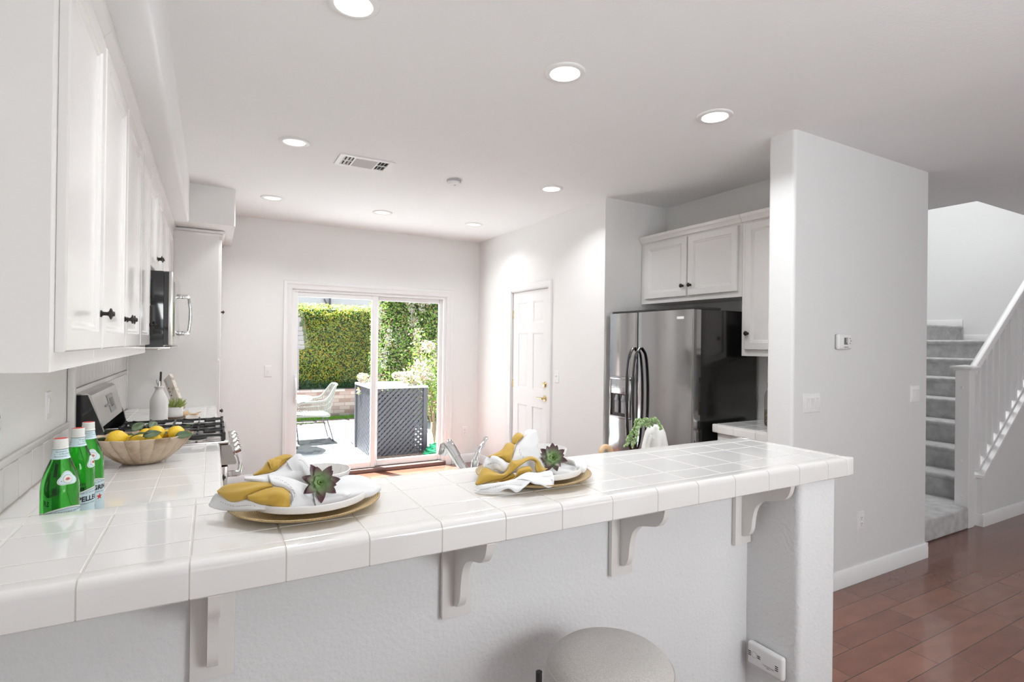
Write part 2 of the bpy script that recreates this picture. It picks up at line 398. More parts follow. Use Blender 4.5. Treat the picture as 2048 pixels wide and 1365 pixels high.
struct('ceiling_upper_floor', MB().box(HX0-.12, HX1+.12, HY0-.12, HY1+.12, 5.4, 5.5), 'ceiling', smooth=0)
struct('wall_right_far', MB().box(9.5, 9.62, YN, hy0, 0, CE), 'wall_hall', smooth=0)
struct('wall_front', MB().box(-.75, 9.62, YN-.12, YN, 0, CE), 'wall_hall', smooth=0)
# soffits above the left cabinets
b = MB(); rs = .02
b.prism([(XL, CE), (XL, 2.425), (-.165-rs, 2.425)]+[(-.165-rs+rs*math.sin(a*PI/10), 2.425+rs-rs*math.cos(a*PI/10)) for a in range(1, 6)]+[(-.165, CE)], 1, .2, 5.07)
struct('trim_1', b, 'ceiling', smooth=30)
b = MB().prism(rrect(-.6, .165, 5.07, 6.15, .003, .015), 2, 2.43, CE)
struct('trim_2', b, 'wall')
# ---- baseboards
def bb_profile(d, h=.105): return [(0, 0), (d, 0), (d, h*.72), (d*.75, h*.80), (d*.62, h*.93), (d*.3, h), (0, h)]
b = MB(); b.prism([(hy0-p[0], p[1]) for p in bb_profile(.016)], 0, XR+.01, hx1+.012); b.box(hx1, hx1+.014, hy0-.014, hy1, 0, .105)
struct('baseboard_hall', b, 'trim')
b = MB(); b.prism([(YB-p[0], p[1]) for p in bb_profile(.014)], 0, 2.59, XR); b.prism([(YB-p[0], p[1]) for p in bb_profile(.014)], 0, .06, .66)
struct('baseboard_back', b, 'trim')
b = MB(); b.prism([(XR-p[0], p[1]) for p in bb_profile(.014)], 1, 3.66, dy0-.09); b.prism([(XR-p[0], p[1]) for p in bb_profile(.014)], 1, dy1+.09, YB)
struct('baseboard_right', b, 'trim')

# ---- six-panel door (door_1)
d1 = thing('door_1', (XR+.04, 4.915, 0), 'white six-panel interior door in the right kitchen wall', 'door'); d1['kind'] = 'structure'
b = MB(); fx = XR+.028
b.box(fx, fx+.038, dy0+.02, dy1-.02, .01, dzt-.02)
W0, W1 = dy0+.02, dy1-.02; Wd = W1-W0
rows = [(.22, .83), (1.0, 1.60), (1.70, 1.93)]; st = .105; mid = .095
cols = [(W0+st, W0+(Wd-mid)/2), (W0+(Wd+mid)/2, W1-st)]
ys = [W0, cols[0][0], cols[0][1], cols[1][0], cols[1][1], W1]
for a, c in ((0, 1), (2, 3), (4, 5)): b.box(fx-.010, fx, ys[a], ys[c], .01, dzt-.02)
zs = [.01]+[z for q in rows for z in q]+[dzt-.02]
for (a, c) in cols:
    for k in range(0, len(zs), 2): b.box(fx-.010, fx, a, c, zs[k], zs[k+1])
    for (z0, z1) in rows:
        b.rings((fx, c, z0), (0, -1, 0), (0, 0, 1), (-1, 0, 0), c-a, z1-z0, [(0, .010), (.008, .0075), (.016, .001), (.022, .001), (.042, .008), (.046, .0085)])
b.build('door_panel', 'trim', d1, smooth=25)
b = MB(); cw = .062
b.grid([[(XR-h_, dy0+.004-o_, 0), (XR-h_, dy0+.004-o_, dzt-.004+o_), (XR-h_, dy1-.004+o_, dzt-.004+o_), (XR-h_, dy1-.004+o_, 0)] for o_, h_ in ((0, 0), (0, .009), (.008, .012), (.035, .013), (.045, .018), (cw-.004, .017), (cw, .012), (cw, 0))])
b.box(XR, XR+.09, dy0-.001, dy0+.014, 0, dzt); b.box(XR, XR+.09, dy1-.014, dy1+.001, 0, dzt); b.box(XR, XR+.09, dy0, dy1, dzt-.015, dzt)
b.build('door_frame', 'trim', d1, smooth=25)
for z in (1.80, 1.035): MB().box(fx-.016, fx-.002, dy1-.028, dy1-.004, z-.045, z+.045, .003).build('hinge', 'brass', d1)
MB().lathe([(0, 0), (.03, 0), (.031, .006), (.024, .010), (.012, .012), (.012, .03), (.022, .036), (.026, .048), (.02, .058), (0, .06)], seg=24).merge(MB()).build
b = MB().lathe([(0, 0), (.031, 0), (.031, .006), (.022, .010), (.011, .012), (.010, .035), (0, .036)], seg=24)
b.merge(MB().tube([(0, 0, .035), (0, -.03, .038), (.0, -.075, .034), (0, -.105, .036)], [.010, .009, .007, .009], 12))
o = MB().merge(b, Matrix.Translation((fx-.010, W0+.062, .93)) @ Matrix.Rotation(-PI/2, 4, 'Y') @ Matrix.Rotation(PI, 4, 'Z')).build('door_handle', 'brass', d1)
b = MB().lathe([(0, 0), (.029, 0), (.029, .006), (.02, .012), (.018, .02), (0, .022)], seg=24)
MB().merge(b, Matrix.Translation((fx-.010, W0+.062, 1.07)) @ Matrix.Rotation(-PI/2, 4, 'Y')).build('deadbolt', 'brass', d1)

# ---- sliding patio door (door_2)
d2 = thing('door_2', (1.62, YB+.05, 0), 'white framed sliding glass patio door to the sunny yard', 'door'); d2['kind'] = 'structure'
b = MB(); co = .083
b.grid([[(sx0+.004-o_, YB-h_, 0), (sx0+.004-o_, YB-h_, szt-.004+o_), (sx1-.004+o_, YB-h_, szt-.004+o_), (sx1-.004+o_, YB-h_, 0)] for o_, h_ in ((0, -.05), (0, .010), (.010, .013), (.040, .014), (.052, .020), (co-.006, .019), (co, .013), (co, 0))])
b.build('casing', 'trim', d2, smooth=25)
b = MB(); b.box(sx0-.001, sx0+.035, YB+.01, YB+.12, 0, szt); b.box(sx1-.035, sx1+.001, YB+.01, YB+.12, 0, szt); b.box(sx0+.035, sx1-.035, YB+.011, YB+.119, szt-.035, szt-.001)
b.build('door_frame', 'trim', d2, smooth=0)
b = MB(); b.box(sx0, sx1, YB-.03, YB+.13, 0, .045, .006); b.build('threshold', 'sill_brown', d2)
def sash(x0, x1, y, name):
    s = MB(); st = .055; zt = szt-.035
    for a, c, z0, z1 in ((x0, x0+st, .05, zt), (x1-st, x1, .05, zt), (x0+st, x1-st, .05, .115), (x0+st, x1-st, zt-.05, zt)): s.box(a, c, y, y+.035, z0, z1, .004, 1)
    p = s.build(name, 'trim', d2)
    MB().box(x0+st-.005, x1-st+.005, y+.014, y+.02, .11, zt-.045).build('glass_pane', 'pane', p, smooth=0)
    return p
s1 = sash(sx0+.015, 1.655, YB+.022, 'sliding_sash'); s2 = sash(1.634, sx1-.02, YB+.068, 'fixed_sash')
b = MB().box(.775, .80, YB-.002, YB+.022, .82, 1.12, .006); b.tube([(.787, YB-.002, .86), (.787, YB-.035, .90), (.787, YB-.04, .97), (.787, YB-.035, 1.04), (.787, YB-.002, 1.08)], .011, 10)
b.build('door_handle', 'plastic_white', s1)

# ================================================================ plates, switches and sockets
def wallplate(name, label, cat, c, n, w, h, kind, group=None):
    """kind: list of device types across the plate: 'rocker','toggle','outlet'"""
    c = Vector(c); n = Vector(n); u = Z.cross(n).normalized()
    t = thing(name, c, label, cat, group)
    MB().rings(c-u*w/2-Z*h/2, u, Z, n, w, h, [(0, 0), (0, .002), (.003, .0055), (.006, .006)]).build('cover_plate', 'plastic_white', t, smooth=20)
    k = len(kind)
    for i, q in enumerate(kind):
        p = c+u*((i-(k-1)/2)*.046)
        if q == 'rocker':
            MB().rings(p-u*.0165-Z*.033, u, Z, n, .033, .066, [(0, .006), (.0005, .0075), (.0015, .008)]).build('switch_frame', 'plastic_white', t, smooth=0)
            b = MB(); A = [(p+u*a*.0145+Z*bz+n*d) for a in (-1, 1) for bz, d in ((-.030, .0085), (.0, .0095), (.030, .0125))]
            b.grid([A[:3], A[3:]]); b.grid([[p-u*.0145-Z*.030+n*.006, p+u*.0145-Z*.030+n*.006], [A[0], A[3]]]); b.grid([[A[2], A[5]], [p-u*.0145+Z*.030+n*.006, p+u*.0145+Z*.030+n*.006]])
            b.grid([[p-u*.0145+Z*z+n*.006 for z in (-.03, 0, .03)], A[:3]]); b.grid([[p+u*.0145+Z*z+n*.006 for z in (-.03, 0, .03)], A[3:]])
            b.build('rocker', 'plastic_white', t, smooth=0)
        elif q == 'toggle':
            MB().obox(p+n*.012+Z*.006, (u, n, Z), .005, .009, .007, .002).build('toggle', 'plastic_white', t)
        else:
            b = MB(); sl = MB()
            for s in (-.019, .019):
                b.rings(p-u*.0165+Z*(s-.014), u, Z, n, .033, .028, [(0, .006), (.002, .0075), (.004, .0078)])
                for a in (-.006, .006): MB().obox(p+u*a+Z*(s+.003)+n*.0079, (u, n, Z), .0011, .0003, .0042).build('slot', 'ink', t, smooth=0)
                MB().obox(p+Z*(s-.008)+n*.0079, (u, n, Z), .002, .0003, .002).build('ground_hole', 'ink', t, smooth=0)
            b.build('socket', 'plastic_white', t, smooth=20)
    return t
wallplate('light_switch', 'white triple rocker switch plate on the hall wall beside the kitchen opening', 'light switch', (3.103, hy0, 1.155), (0, -1, 0), .163, .117, ['rocker']*3)
wallplate('light_switch', 'white double rocker switch plate near the stair end of the hall wall', 'light switch', (4.292, hy0, 1.168), (0, -1, 0), .117, .117, ['rocker']*2)
wallplate('wall_outlet', 'white duplex outlet low on the hall wall above the baseboard', 'outlet', (3.634, hy0, .381), (0, -1, 0), .072, .117, ['outlet'])
wallplate('wall_outlet', 'white duplex outlet low on the back wall right of the patio door', 'outlet', (2.758, YB, .386), (0, -1, 0), .072, .117, ['outlet'])
wallplate('light_switch', 'white toggle switch plate on the back wall left of the patio door', 'light switch', (.522, YB, 1.161), (0, -1, 0), .072, .117, ['toggle'])
wallplate('light_switch', 'white toggle switch plate on the wall right of the six-panel door', 'light switch', (XR, 4.372, 1.165), (-1, 0, 0), .072, .117, ['toggle'])
wallplate('light_switch', 'white rocker switch plate on the left wall under the upper cabinets', 'light switch', (XL, 2.95, 1.20), (1, 0, 0), .072, .117, ['rocker'])
wallplate('wall_outlet', 'white duplex outlet on the left wall cut by the picture edge', 'outlet', (XL, 2.325, 1.205), (1, 0, 0), .072, .117, ['outlet'])

# thermostat
t = thing('thermostat', (3.403, hy0, 1.52), 'white rounded thermostat with small dark display on the hall wall', 'thermostat')
b = MB().box(3.33, 3.476, hy0-.028, hy0-.002, 1.472, 1.568, .014, 4); b.build('housing', 'plastic_white', t)
MB().box(3.335, 3.471, hy0-.006, hy0, 1.477, 1.563, .002).build('backplate', 'plastic_grey', t)
MB().box(3.385, 3.428, hy0-.0288, hy0-.027, 1.502, 1.545).build('display', 'screen_dark', t, smooth=0)
MB().box(3.409, 3.413, hy0-.0292, hy0-.0285, 1.515, 1.543).box(3.418, 3.426, hy0-.0292, hy0-.0285, 1.506, 1.543).build('display_digits', 'label_white', t, smooth=0)
for (x, z) in ((3.39, 1.487), (3.406, 1.487), (3.422, 1.487), (3.446, 1.540), (3.455, 1.525), (3.446, 1.510)):
    MB().box(x-.004, x+.004, hy0-.031, hy0-.027, z-.004, z+.004, .001).build('button', 'plastic_grey', t)

# ================================================================ recessed lights, vent, smoke detector
def downlight(x, y, label, dim=False):
    t = thing('recessed_light', (x, y, CE), label, 'ceiling light', 'recessed lights in the kitchen ceiling')
    MB().lathe([(.066, -.004), (.070, -.009), (.088, -.009), (.094, -.004), (.095, -.0003)], (x, y, CE), 48).build('trim_ring', 'plastic_white', t)
    MB().lathe([(0, -.0045), (.069, -.0045)], (x, y, CE), 48).build('lens', 'led_dim' if dim else 'led', t)
    lamp('downlight_lamp', 'AREA', (x, y, CE-.02), rot=(0, 0, 0), energy=(6.0 if dim else 8.8)*(.72 if x > 2.3 and y > 3 else .74 if x > 2.3 else 1), col=(.94, .98, 1), size=.12).data.spread = 2.35
    return t
for (x, y, l) in ((.447, 2.045, 'recessed ceiling light cut off at the top edge of the view'), (1.413, 2.073, 'bright recessed ceiling light above the middle of the tiled bar'), (2.388, 2.052, 'bright recessed ceiling light next to the hall wall corner'),
                  (.445, 3.662, 'recessed ceiling light left of the ceiling vent'), (.458, 5.205, 'recessed ceiling light beside the stepped soffit'), (2.388, 3.677, 'recessed ceiling light near the fridge alcove'),
                  (1.441, 5.217, 'recessed ceiling light centred above the patio door'), (2.423, 5.226, 'recessed ceiling light in the far right kitchen corner')):
    downlight(x, y, l, (x < 1.0 or y > 5) and y > 3)
vx, vy = .925, 3.83
t = thing('ceiling_vent', (vx, vy, CE), 'white rectangular air register in the kitchen ceiling', 'vent')
w2, h2 = .185, .115
vent_bd = MB()
zc = CE-.001
for a in ((-w2, w2, -h2, -h2+.025), (-w2, w2, h2-.025, h2), (-w2, -w2+.03, -h2+.025, h2-.025), (w2-.03, w2, -h2+.025, h2-.025), (-.085, -.075, -h2+.025, h2-.025), (.075, .085, -h2+.025, h2-.025), (-w2+.03, -.085, -.004, .004), (.085, w2-.03, -.004, .004)):
    vent_bd.box(vx+a[0], vx+a[1], vy+a[2], vy+a[3], CE-.009, CE-.0005)
vent_bd.build('frame', 'plastic_white', t, smooth=0)
MB().box(vx-w2+.01, vx+w2-.01, vy-h2+.01, vy+h2-.01, CE-.002, CE-.0002).build('duct_shade', 'vent_dark', t, smooth=0)  # flat dark sheet stands in for the shade inside the duct
b = MB()
for k in range(8): b.obox((vx, vy-.082+k*.0235, CE-.008), (X, Vector((0, .75, -.66)), Vector((0, .66, .75))), .074, .0048, .0007)
for sx in (-1, 1):
    for k in range(3):
        for (y0, y1) in ((-.046, .042), (.048, .042)): b.obox((vx+sx*(.102+k*.024), vy+y0, CE-.008), (Vector((.75, 0, sx*.66)), Y, Vector((-sx*.66, 0, .75))), .006, y1-.001, .0007)
b.build('louvers', 'plastic_white', t, smooth=0)
t = thing('smoke_detector', (1.628, 3.89, CE), 'small round white smoke detector on the ceiling beside the vent', 'smoke detector')
MB().lathe([(.056, 0), (.056, -.012), (.052, -.014)], (1.628, 3.89, CE), 40).build('base_ring', 'plastic_shaded', t)
MB().lathe([(.050, -.012), (.052, -.022), (.046, -.036), (.03, -.041), (0, -.042)], (1.628, 3.89, CE), 40).build('cover', 'plastic_white', t)
MB().lathe([(0, -.044), (.006, -.044), (.006, -.041)], (1.628, 3.87, CE), 12).build('test_button', 'plastic_grey', t)

# ================================================================ bar: pony wall, post, tiled top, corbels
BZ = 1.07; PW = 1.425
struct('wall_bar', MB().box(XL, 1.90, PW, 1.60, 0, .995), 'plaster_rough', smooth=0)
struct('trim_3', MB().prism(rrect(1.87, 2.082, 1.205, 1.60, .022, .006), 2, 0, .996), 'plaster_rough')
bar = thing('bar_counter', (.8, 1.41, .99), 'long raised white tiled bar top with rounded edge tiles', 'counter')

b = MB(); g = .0013
xs = [-.196-.1665*k for k in range(2, -1, -1)]
xs = [-.597]+[-.529, -.3625, -.196]+[-.196+.1663*k for k in range(1, 14)]+[2.087]
ysb = [1.213, 1.306, 1.48, 1.58]
for x0, x1 in zip(xs, xs[1:]):
    if x1-x0 < .02: continue
    for y0, y1 in zip(ysb, ysb[1:]): b.box(x0+g, x1-g, y0+g, y1-g, 1.060, BZ, .0022, 2)
b.build('field_tiles', 'tile', bar, smooth=0)
def bull(y_out, y_in, z0, z1, sgn, R=.017):
    """rounded edge tile section; sgn=-1 faces -Y"""
    pts = [(y_in, z1-.014), (y_in, z1-.002), (y_in+sgn*.002, z1)]
    cy, cz = y_out-sgn*R, z1+.0015-R
    for k in range(9):
        a = PI/2*k/8; pts.append((cy+sgn*R*math.sin(a), cz+R*math.cos(a)))
    pts += [(y_out, z0+.003), (y_out-sgn*.003, z0), (y_out-sgn*.012, z0), (y_out-sgn*.012, z1-.014)]
    return pts
b = MB()
for x0, x1 in zip(xs, xs[1:]):
    if x1-x0 < .02: continue
    b.prism(bull(1.163, 1.213-g, 1.003, BZ, -1), 0, x0+g, x1-g)
    b.prism(bull(1.655, 1.58+g, 1.003, BZ, 1), 0, x0+g, x1-g)
ye = [1.213, 1.306, 1.48, 1.612]
for y0, y1 in zip(ye, ye[1:]): b.prism(bull(2.132, 2.087+g, 1.003, BZ, 1), 1, y0+g, y1-g)
b.box(2.087+g, 2.1325, 1.1625, 1.213-g, 1.003, BZ+.0012, .006, 4); b.box(2.087+g, 2.1325, 1.612, 1.655, 1.003, BZ+.0012, .006, 4)
b.build('bullnose_tiles', 'tile', bar, smooth=22)
b = MB(); q = .0009
b.prism([(p[0], p[1]) for p in bull(1.163+q, 1.216, 1.003+q, BZ-q, -1)], 0, XL+.002, 2.094); b.prism(bull(1.655-q, 1.577, 1.003+q, BZ-q, 1), 0, XL+.002, 2.094)
b.prism(bull(2.131-q, 2.085, 1.003+q, BZ-q, 1), 1, 1.185, 1.635); b.box(XL+.002, 2.10, 1.18, 1.64, .998, BZ-.0016)
b.build('grout_bed', 'grout', bar, smooth=22)
def corbel(cx, label):
    t = thing('corbel', (cx, PW, .70), label, 'bracket', 'painted wooden corbels carrying the bar')
    MB().box(cx-.045, cx+.045, PW-.019, PW-.0012, .716, .996, .0015).build('backplate', 'cabinet', t)
    out = [(PW-.018, .996), (1.205, .996), (1.203, .985)]
    out += [tuple(p)[:2] for p in catmull([(1.203, .985, 0), (1.212, .955, 0), (1.235, .930, 0), (1.275, .918, 0), (1.315, .905, 0), (1.345, .875, 0), (1.358, .830, 0), (1.364, .785, 0), (1.380, .757, 0), (1.407, .748, 0)], 34)]
    MB().prism(out, 0, cx-.011, cx+.011).build('scroll_bracket', 'cabinet', t, smooth=50)
    return t
for cx, l in ((.012, 'white corbel under the bar at the lower left of the view'), (.615, 'white corbel under the bar left of the round stool'), (1.213, 'white corbel under the bar above the round stool'), (1.822, 'white corbel under the bar beside the end post')): corbel(cx, l)

# CO alarm on the post
t = thing('carbon_monoxide_alarm', (1.87, 1.32, .30), 'white plug-in carbon monoxide alarm on the side of the bar post', 'alarm')
MB().box(1.852, 1.87, 1.252, 1.388, .264, .338, .002).build('mounting_plate', 'plastic_grey', t)
MB().box(1.835, 1.862, 1.245, 1.395, .258, .345, .011, 4).build('housing', 'plastic_white', t)
b = MB()
for (y, z) in ((1.382, .302), (1.382, .295), (1.382, .309), (1.342, .299), (1.342, .306), (1.268, .292), (1.268, .299), (1.268, .306)): MB().box(1.834, 1.8352, y-.006, y+.006, z-.0014, z+.0014).build('grille_slot', 'ink', t, smooth=0)
b = MB().lathe([(.0105, 0), (.0115, 0), (.0115, .001), (.0105, .001)], seg=24); MB().merge(b, Matrix.Translation((1.8355, 1.362, .303)) @ Matrix.Rotation(-PI/2, 4, 'Y')).build('test_button', 'plastic_grey', t)
b = text_bm('Carbon Monoxide\nAlarm', .0062); MB().merge(b, Matrix.Translation((1.8343, 1.302, .283)) @ Matrix(((0, 0, -1, 0), (-1, 0, 0, 0), (0, 1, 0, 0), (0, 0, 0, 1)))).build('lettering', 'ink', t, smooth=0, recalc=False)

# ================================================================ lower counters
def tile_top(mb, xs, ys, z):
    for x0, x1 in zip(xs, xs[1:]):
        for y0, y1 in zip(ys, ys[1:]): mb.box(x0+g, x1-g, y0+g, y1-g, z-.010, z, .002, 1)
CX = .05; CZ = .914
# left run with peninsula leg
lc = thing('kitchen_countertop', (-.27, 2.6, CZ-.04), 'white tiled countertop along the left wall holding the lemon bowl', 'counter')
b = MB(); b.box(XL+.002, CX-.02, 1.605, 3.392, CZ-.045, CZ-.0018); b.box(CX-.02, 2.08, 1.605, 2.24, CZ-.045, CZ-.0018); b.prism(bull(CX-.0016, -.018, CZ-.048, CZ-.0018, 1), 1, 2.26, 3.392); b.build('grout_bed', 'grout', lc, smooth=22)
b = MB(); tx = [-.585, -.507, -.344, -.180, -.018]; ty = [2.262, 2.49, 2.655, 2.82, 2.985, 3.15, 3.315, 3.392]
tile_top(b, tx, ty, CZ); tile_top(b, [-.585+.1665*k for k in range(17)], [1.61, 1.77, 1.935, 2.10, 2.262-.045], CZ)
tile_top(b, tx, [2.217, 2.262], CZ)
b.build('field_tiles', 'tile', lc, smooth=0)
b = MB()
for y0, y1 in zip(ty, ty[1:]): b.prism(bull(CX, -.018+g, CZ-.05, CZ, 1), 1, y0+g, y1-g)
for k in range(4, 16): b.prism(bull(2.262, 2.217+g, CZ-.05, CZ, 1), 0, -.585+.1665*k+g, -.585+.1665*(k+1)-g)
b.build('bullnose_tiles', 'tile', lc, smooth=22)
rc = thing('kitchen_countertop', (-.27, 4.7, CZ-.04), 'white tiled countertop beyond the stove holding the oil bottle', 'counter')
MB().box(XL+.002, CX-.02, 4.19, 5.328, CZ-.045, CZ-.0018).prism(bull(CX-.0016, -.018, CZ-.048, CZ-.0018, 1), 1, 4.19, 5.325).build('grout_bed', 'grout', rc, smooth=0)
b = MB(); ty2 = [4.19, 4.34, 4.505, 4.67, 4.835, 5.0, 5.165, 5.325]; tile_top(b, tx, ty2, CZ); b.build('field_tiles', 'tile', rc, smooth=0)
b = MB()
for y0, y1 in zip(ty2, ty2[1:]): b.prism(bull(CX, -.018+g, CZ-.05, CZ, 1), 1, y0+g, y1-g)
b.build('bullnose_tiles', 'tile', rc, smooth=22)

DOORP = [(0, 0), (0, .016), (.004, .020), (.050, .020), (.056, .015), (.062, .014), (.070, .009), (.074, .0085)]
def knob_mb(p, n, s=1):
    b = MB().lathe([(0, 0), (.010*s, 0), (.010*s, .003*s), (.0055*s, .006*s), (.0055*s, .017*s), (.009*s, .020*s), (.0165*s, .023*s), (.0165*s, .026*s), (.008*s, .029*s), (.006*s, .034*s), (0, .035*s)], seg=20)
    q = Z.rotation_difference(Vector(n)).to_matrix().to_4x4(); q.translation = Vector(p)
    return MB().merge(b, q)
def cabinet(name, label, box, face, n, doors, crown=None, group=None, drawers=()):
    """box=(x0,x1,y0,y1,z0,z1); face='x+','x-','y+'...; doors=[(a0,a1,z0,z1,(ka,kz))] along the face's horizontal axis"""
    x0, x1, y0, y1, z0, z1 = box
    t = thing(name, ((x0+x1)/2, (y0+y1)/2, z0), label, 'cabinet', group)
    MB().box(x0, x1, y0, y1, z0, z1, .001, 1).build('body', 'cabinet', t)
    n = Vector(n)
    for d in doors:
        a0, a1, c0, c1 = d[:4]
        if n.x > 0: o, u = Vector((x1, a0, c0)), Y
        elif n.x < 0: o, u = Vector((x0, a1, c0)), -Y
        elif n.y > 0: o, u = Vector((a1, y1, c0)), -X
        else: o, u = Vector((a0, y0, c0)), X
        dd = MB().rings(o+n*.0005, u, Z, n, a1-a0, c1-c0, DOORP).build('door' if not (len(d) > 5) else 'drawer', 'cabinet', t, smooth=0)
        if d[4]:
            ka, kz = d[4]; kp = Vector((o.x, ka, kz)) if n.x else Vector((ka, o.y, kz))
            knob_mb(kp+n*.020, n).build('knob', 'black_iron', dd)
    if crown: crown(t)
    return t
# upper cabinets, left wall (frame face at x=-.30, doors to -.28)
FX = -.301; UZ0, UZ1 = 1.412, 2.40
def crownL(y0, y1, ret=False):
    def f(t):
        b = MB(); b.prism([(FX-.002, 2.365), (FX+.012, 2.372), (FX+.016, 2.385), (FX+.028, 2.398), (FX+.034, 2.415), (FX+.034, 2.424), (FX-.02, 2.424)], 1, y0, y1); b.build('crown_molding', 'cabinet', t, smooth=30)
    return f
ud = (1.455, 2.355)
cabinet('upper_cabinet', 'white single-door upper cabinet nearest the camera on the left wall', (XL+.002, FX, 1.485, 1.993, UZ0, UZ1), 'x', X, [(1.53, 1.983, *ud, (1.955, 1.558))], crownL(1.485, 1.993), 'white upper cabinets on the left wall')
cabinet('upper_cabinet', 'white two-door upper cabinet in the middle of the left wall run', (XL+.002, FX, 1.995, 2.975, UZ0, UZ1), 'x', X, [(2.003, 2.483, *ud, (2.455, 1.558)), (2.491, 2.967, *ud, (2.519, 1.558))], crownL(1.995, 2.975), 'white upper cabinets on the left wall')
cabinet('upper_cabinet', 'white single-door upper cabinet just before the microwave', (XL+.002, FX, 2.977, 3.415, UZ0, UZ1), 'x', X, [(2.985, 3.407, *ud, (3.375, 1.558))], crownL(2.977, 3.415), 'white upper cabinets on the left wall')
cabinet('upper_cabinet', 'short white two-door upper cabinet above the microwave', (XL+.002, FX, 3.417, 4.183, 1.852, UZ1), 'x', X, [(3.425, 3.796, 1.872, 2.355, (3.772, 1.955)), (3.804, 4.175, 1.872, 2.355, (3.828, 1.955))], crownL(3.417, 4.183), 'white upper cabinets on the left wall')
cabinet('upper_cabinet', 'white two-door upper cabinet between microwave and pantry', (XL+.002, FX, 4.185, 5.326, UZ0, UZ1), 'x', X, [(4.193, 4.753, *ud, (4.725, 1.558)), (4.761, 5.32, *ud, (4.789, 1.558))], crownL(4.185, 5.326), 'white upper cabinets on the left wall')
# light rail lip under the near cabinets is part of the frame; pantry
def crownP(t):
    b = MB(); b.box(XL+.002, .095, 5.331, 6.14, 2.40, 2.427, .008, 2); b.box(XL+.002, .08, 5.331, 6.14, 2.375, 2.40, .006, 2); b.build('crown_molding', 'cabinet', t)
cabinet('pantry_cabinet', 'tall white pantry cabinet at the end of the left run', (XL+.002, .052, 5.332, 6.14, 0, 2.40), 'x', X, [(5.36, 5.735, .12, 1.30, (5.70, .82)), (5.745, 6.11, .12, 1.30, (5.78, .82)), (5.36, 5.735, 1.34, 2.35, (5.70, 1.74)), (5.745, 6.11, 1.34, 2.35, (5.78, 1.74))], crownP)
# base cabinets
def base_doors(y0, y1, n):
    w_ = (y1-y0)/n; return [(y0+k*w_+.006, y0+(k+1)*w_-.006, .12, .70, (y0+(k+.85)*w_, .64)) for k in range(n)]+[(y0+k*w_+.006, y0+(k+1)*w_-.006, .72, .85, (y0+(k+.5)*w_, .785), 1) for k in range(n)]
cabinet('base_cabinet', 'white base cabinet below the left countertop before the stove', (XL+.002, .02, 2.265, 3.395, 0, CZ-.046), 'x', X, base_doors(2.3, 3.39, 2))
cabinet('base_cabinet', 'white base cabinet between the stove and the pantry', (XL+.002, .02, 4.187, 5.33, 0, CZ-.046), 'x', X, base_doors(4.19, 5.3, 2))
cabinet('base_cabinet', 'white sink base cabinet on the kitchen side of the bar', (-.58, 2.06, 1.602, 2.23, 0, CZ-.046), 'y', Y, [(.08+k*.48, .08+(k+1)*.48-.01, .12, .85, (.08+k*.48+.42, .78)) for k in range(4)])

# backsplash on the left wall
b = MB()
for k in range(12): b.box(XL+.0015, XL+.010, 1.62+.163*k-.07+g, 1.62+.163*(k+1)-.07-g, CZ, 1.055, .002, 1)
b.box(XL+.0015, XL+.016, 1.61, 3.293, 1.058, 1.085, .006, 3)
tag(b.build('backsplash', 'tile_wall'), 'low white tile backsplash with rounded cap behind the left countertop', 'backsplash')
b = MB()
for (z0, z1) in ((.92, 1.20), (1.235, 1.41)):
    for k in range(19):
        y0 = 3.345+k*.104
        if y0 > 5.22: continue
        b.box(XL+.0015, XL+.011, y0+.0012, y0+.104-.0012, z0, z1, .002, 1)
b.box(XL+.0015, XL+.018, 3.345, 5.329, 1.203, 1.232, .006, 3); b.box(XL+.0015, XL+.03, 3.295, 3.342, CZ, 1.411, .006, 3); b.box(XL+.0015, XL+.02, 5.30, 5.329, CZ, 1.411, .004, 2)
tag(b.build('backsplash', 'tile_wall'), 'full height white tile backsplash with trim bars behind the stove', 'backsplash')

# ================================================================ stove
SY0, SY1 = 3.40, 4.18
t = thing('gas_range', (-.27, 3.79, 0), 'stainless and black gas range with iron grates in the left counter run', 'stove')
b = MB().box(-.58, .055, SY0, SY1, 0.05, .905, .004); b.box(-.55, .0, SY0+.03, SY1-.03, 0, .05); b.build('body', 'black_gloss', t)
MB().box(-.50, .095, SY0-.003, SY1+.003, .905, .925, .006).build('cooktop', 'steel', t)
b = MB().prism([(.056, .90), (.10, .90), (.135, .80), (.13, .79), (.056, .79)], 1, SY0+.002, SY1-.002); b.build('control_panel', 'steel', t, smooth=20)
nk = Vector((.944, 0, .33)).normalized()
for k in range(5):
    y = SY0+.085+k*.15
    kb = MB().lathe([(0, 0), (.026, 0), (.026, .006), (.021, .009), (.019, .036), (.016, .040), (0, .040)], seg=24); kb.box(-.005, .005, -.021, .021, .03, .046, .002)
    q = Z.rotation_difference(nk).to_matrix().to_4x4(); q.translation = Vector((.118, y, .85)); MB().merge(kb, q).build('burner_knob', 'steel', t)
dr = MB().box(.056, .092, SY0+.006, SY1-.006, .20, .78, .006).build('oven_door', 'steel', t)
MB().box(.0905, .0935, SY0+.12, SY1-.12, .34, .66, .001).build('oven_window', 'black_gloss', dr)
b = MB(); hp = catmull([(.145, SY0+.02, .73), (.160, SY0+.2, .735), (.165, 3.79, .737), (.160, SY1-.2, .735), (.145, SY1-.02, .73)], 20); b.tube(hp, .013, 12)
for y in (SY0+.035, SY1-.035): b.box(.09, .152, y-.014, y+.014, .716, .748, .004)
b.build('oven_handle', 'chrome', dr)
MB().box(.056, .09, SY0+.006, SY1-.006, .06, .19, .006).build('storage_drawer', 'steel', t)
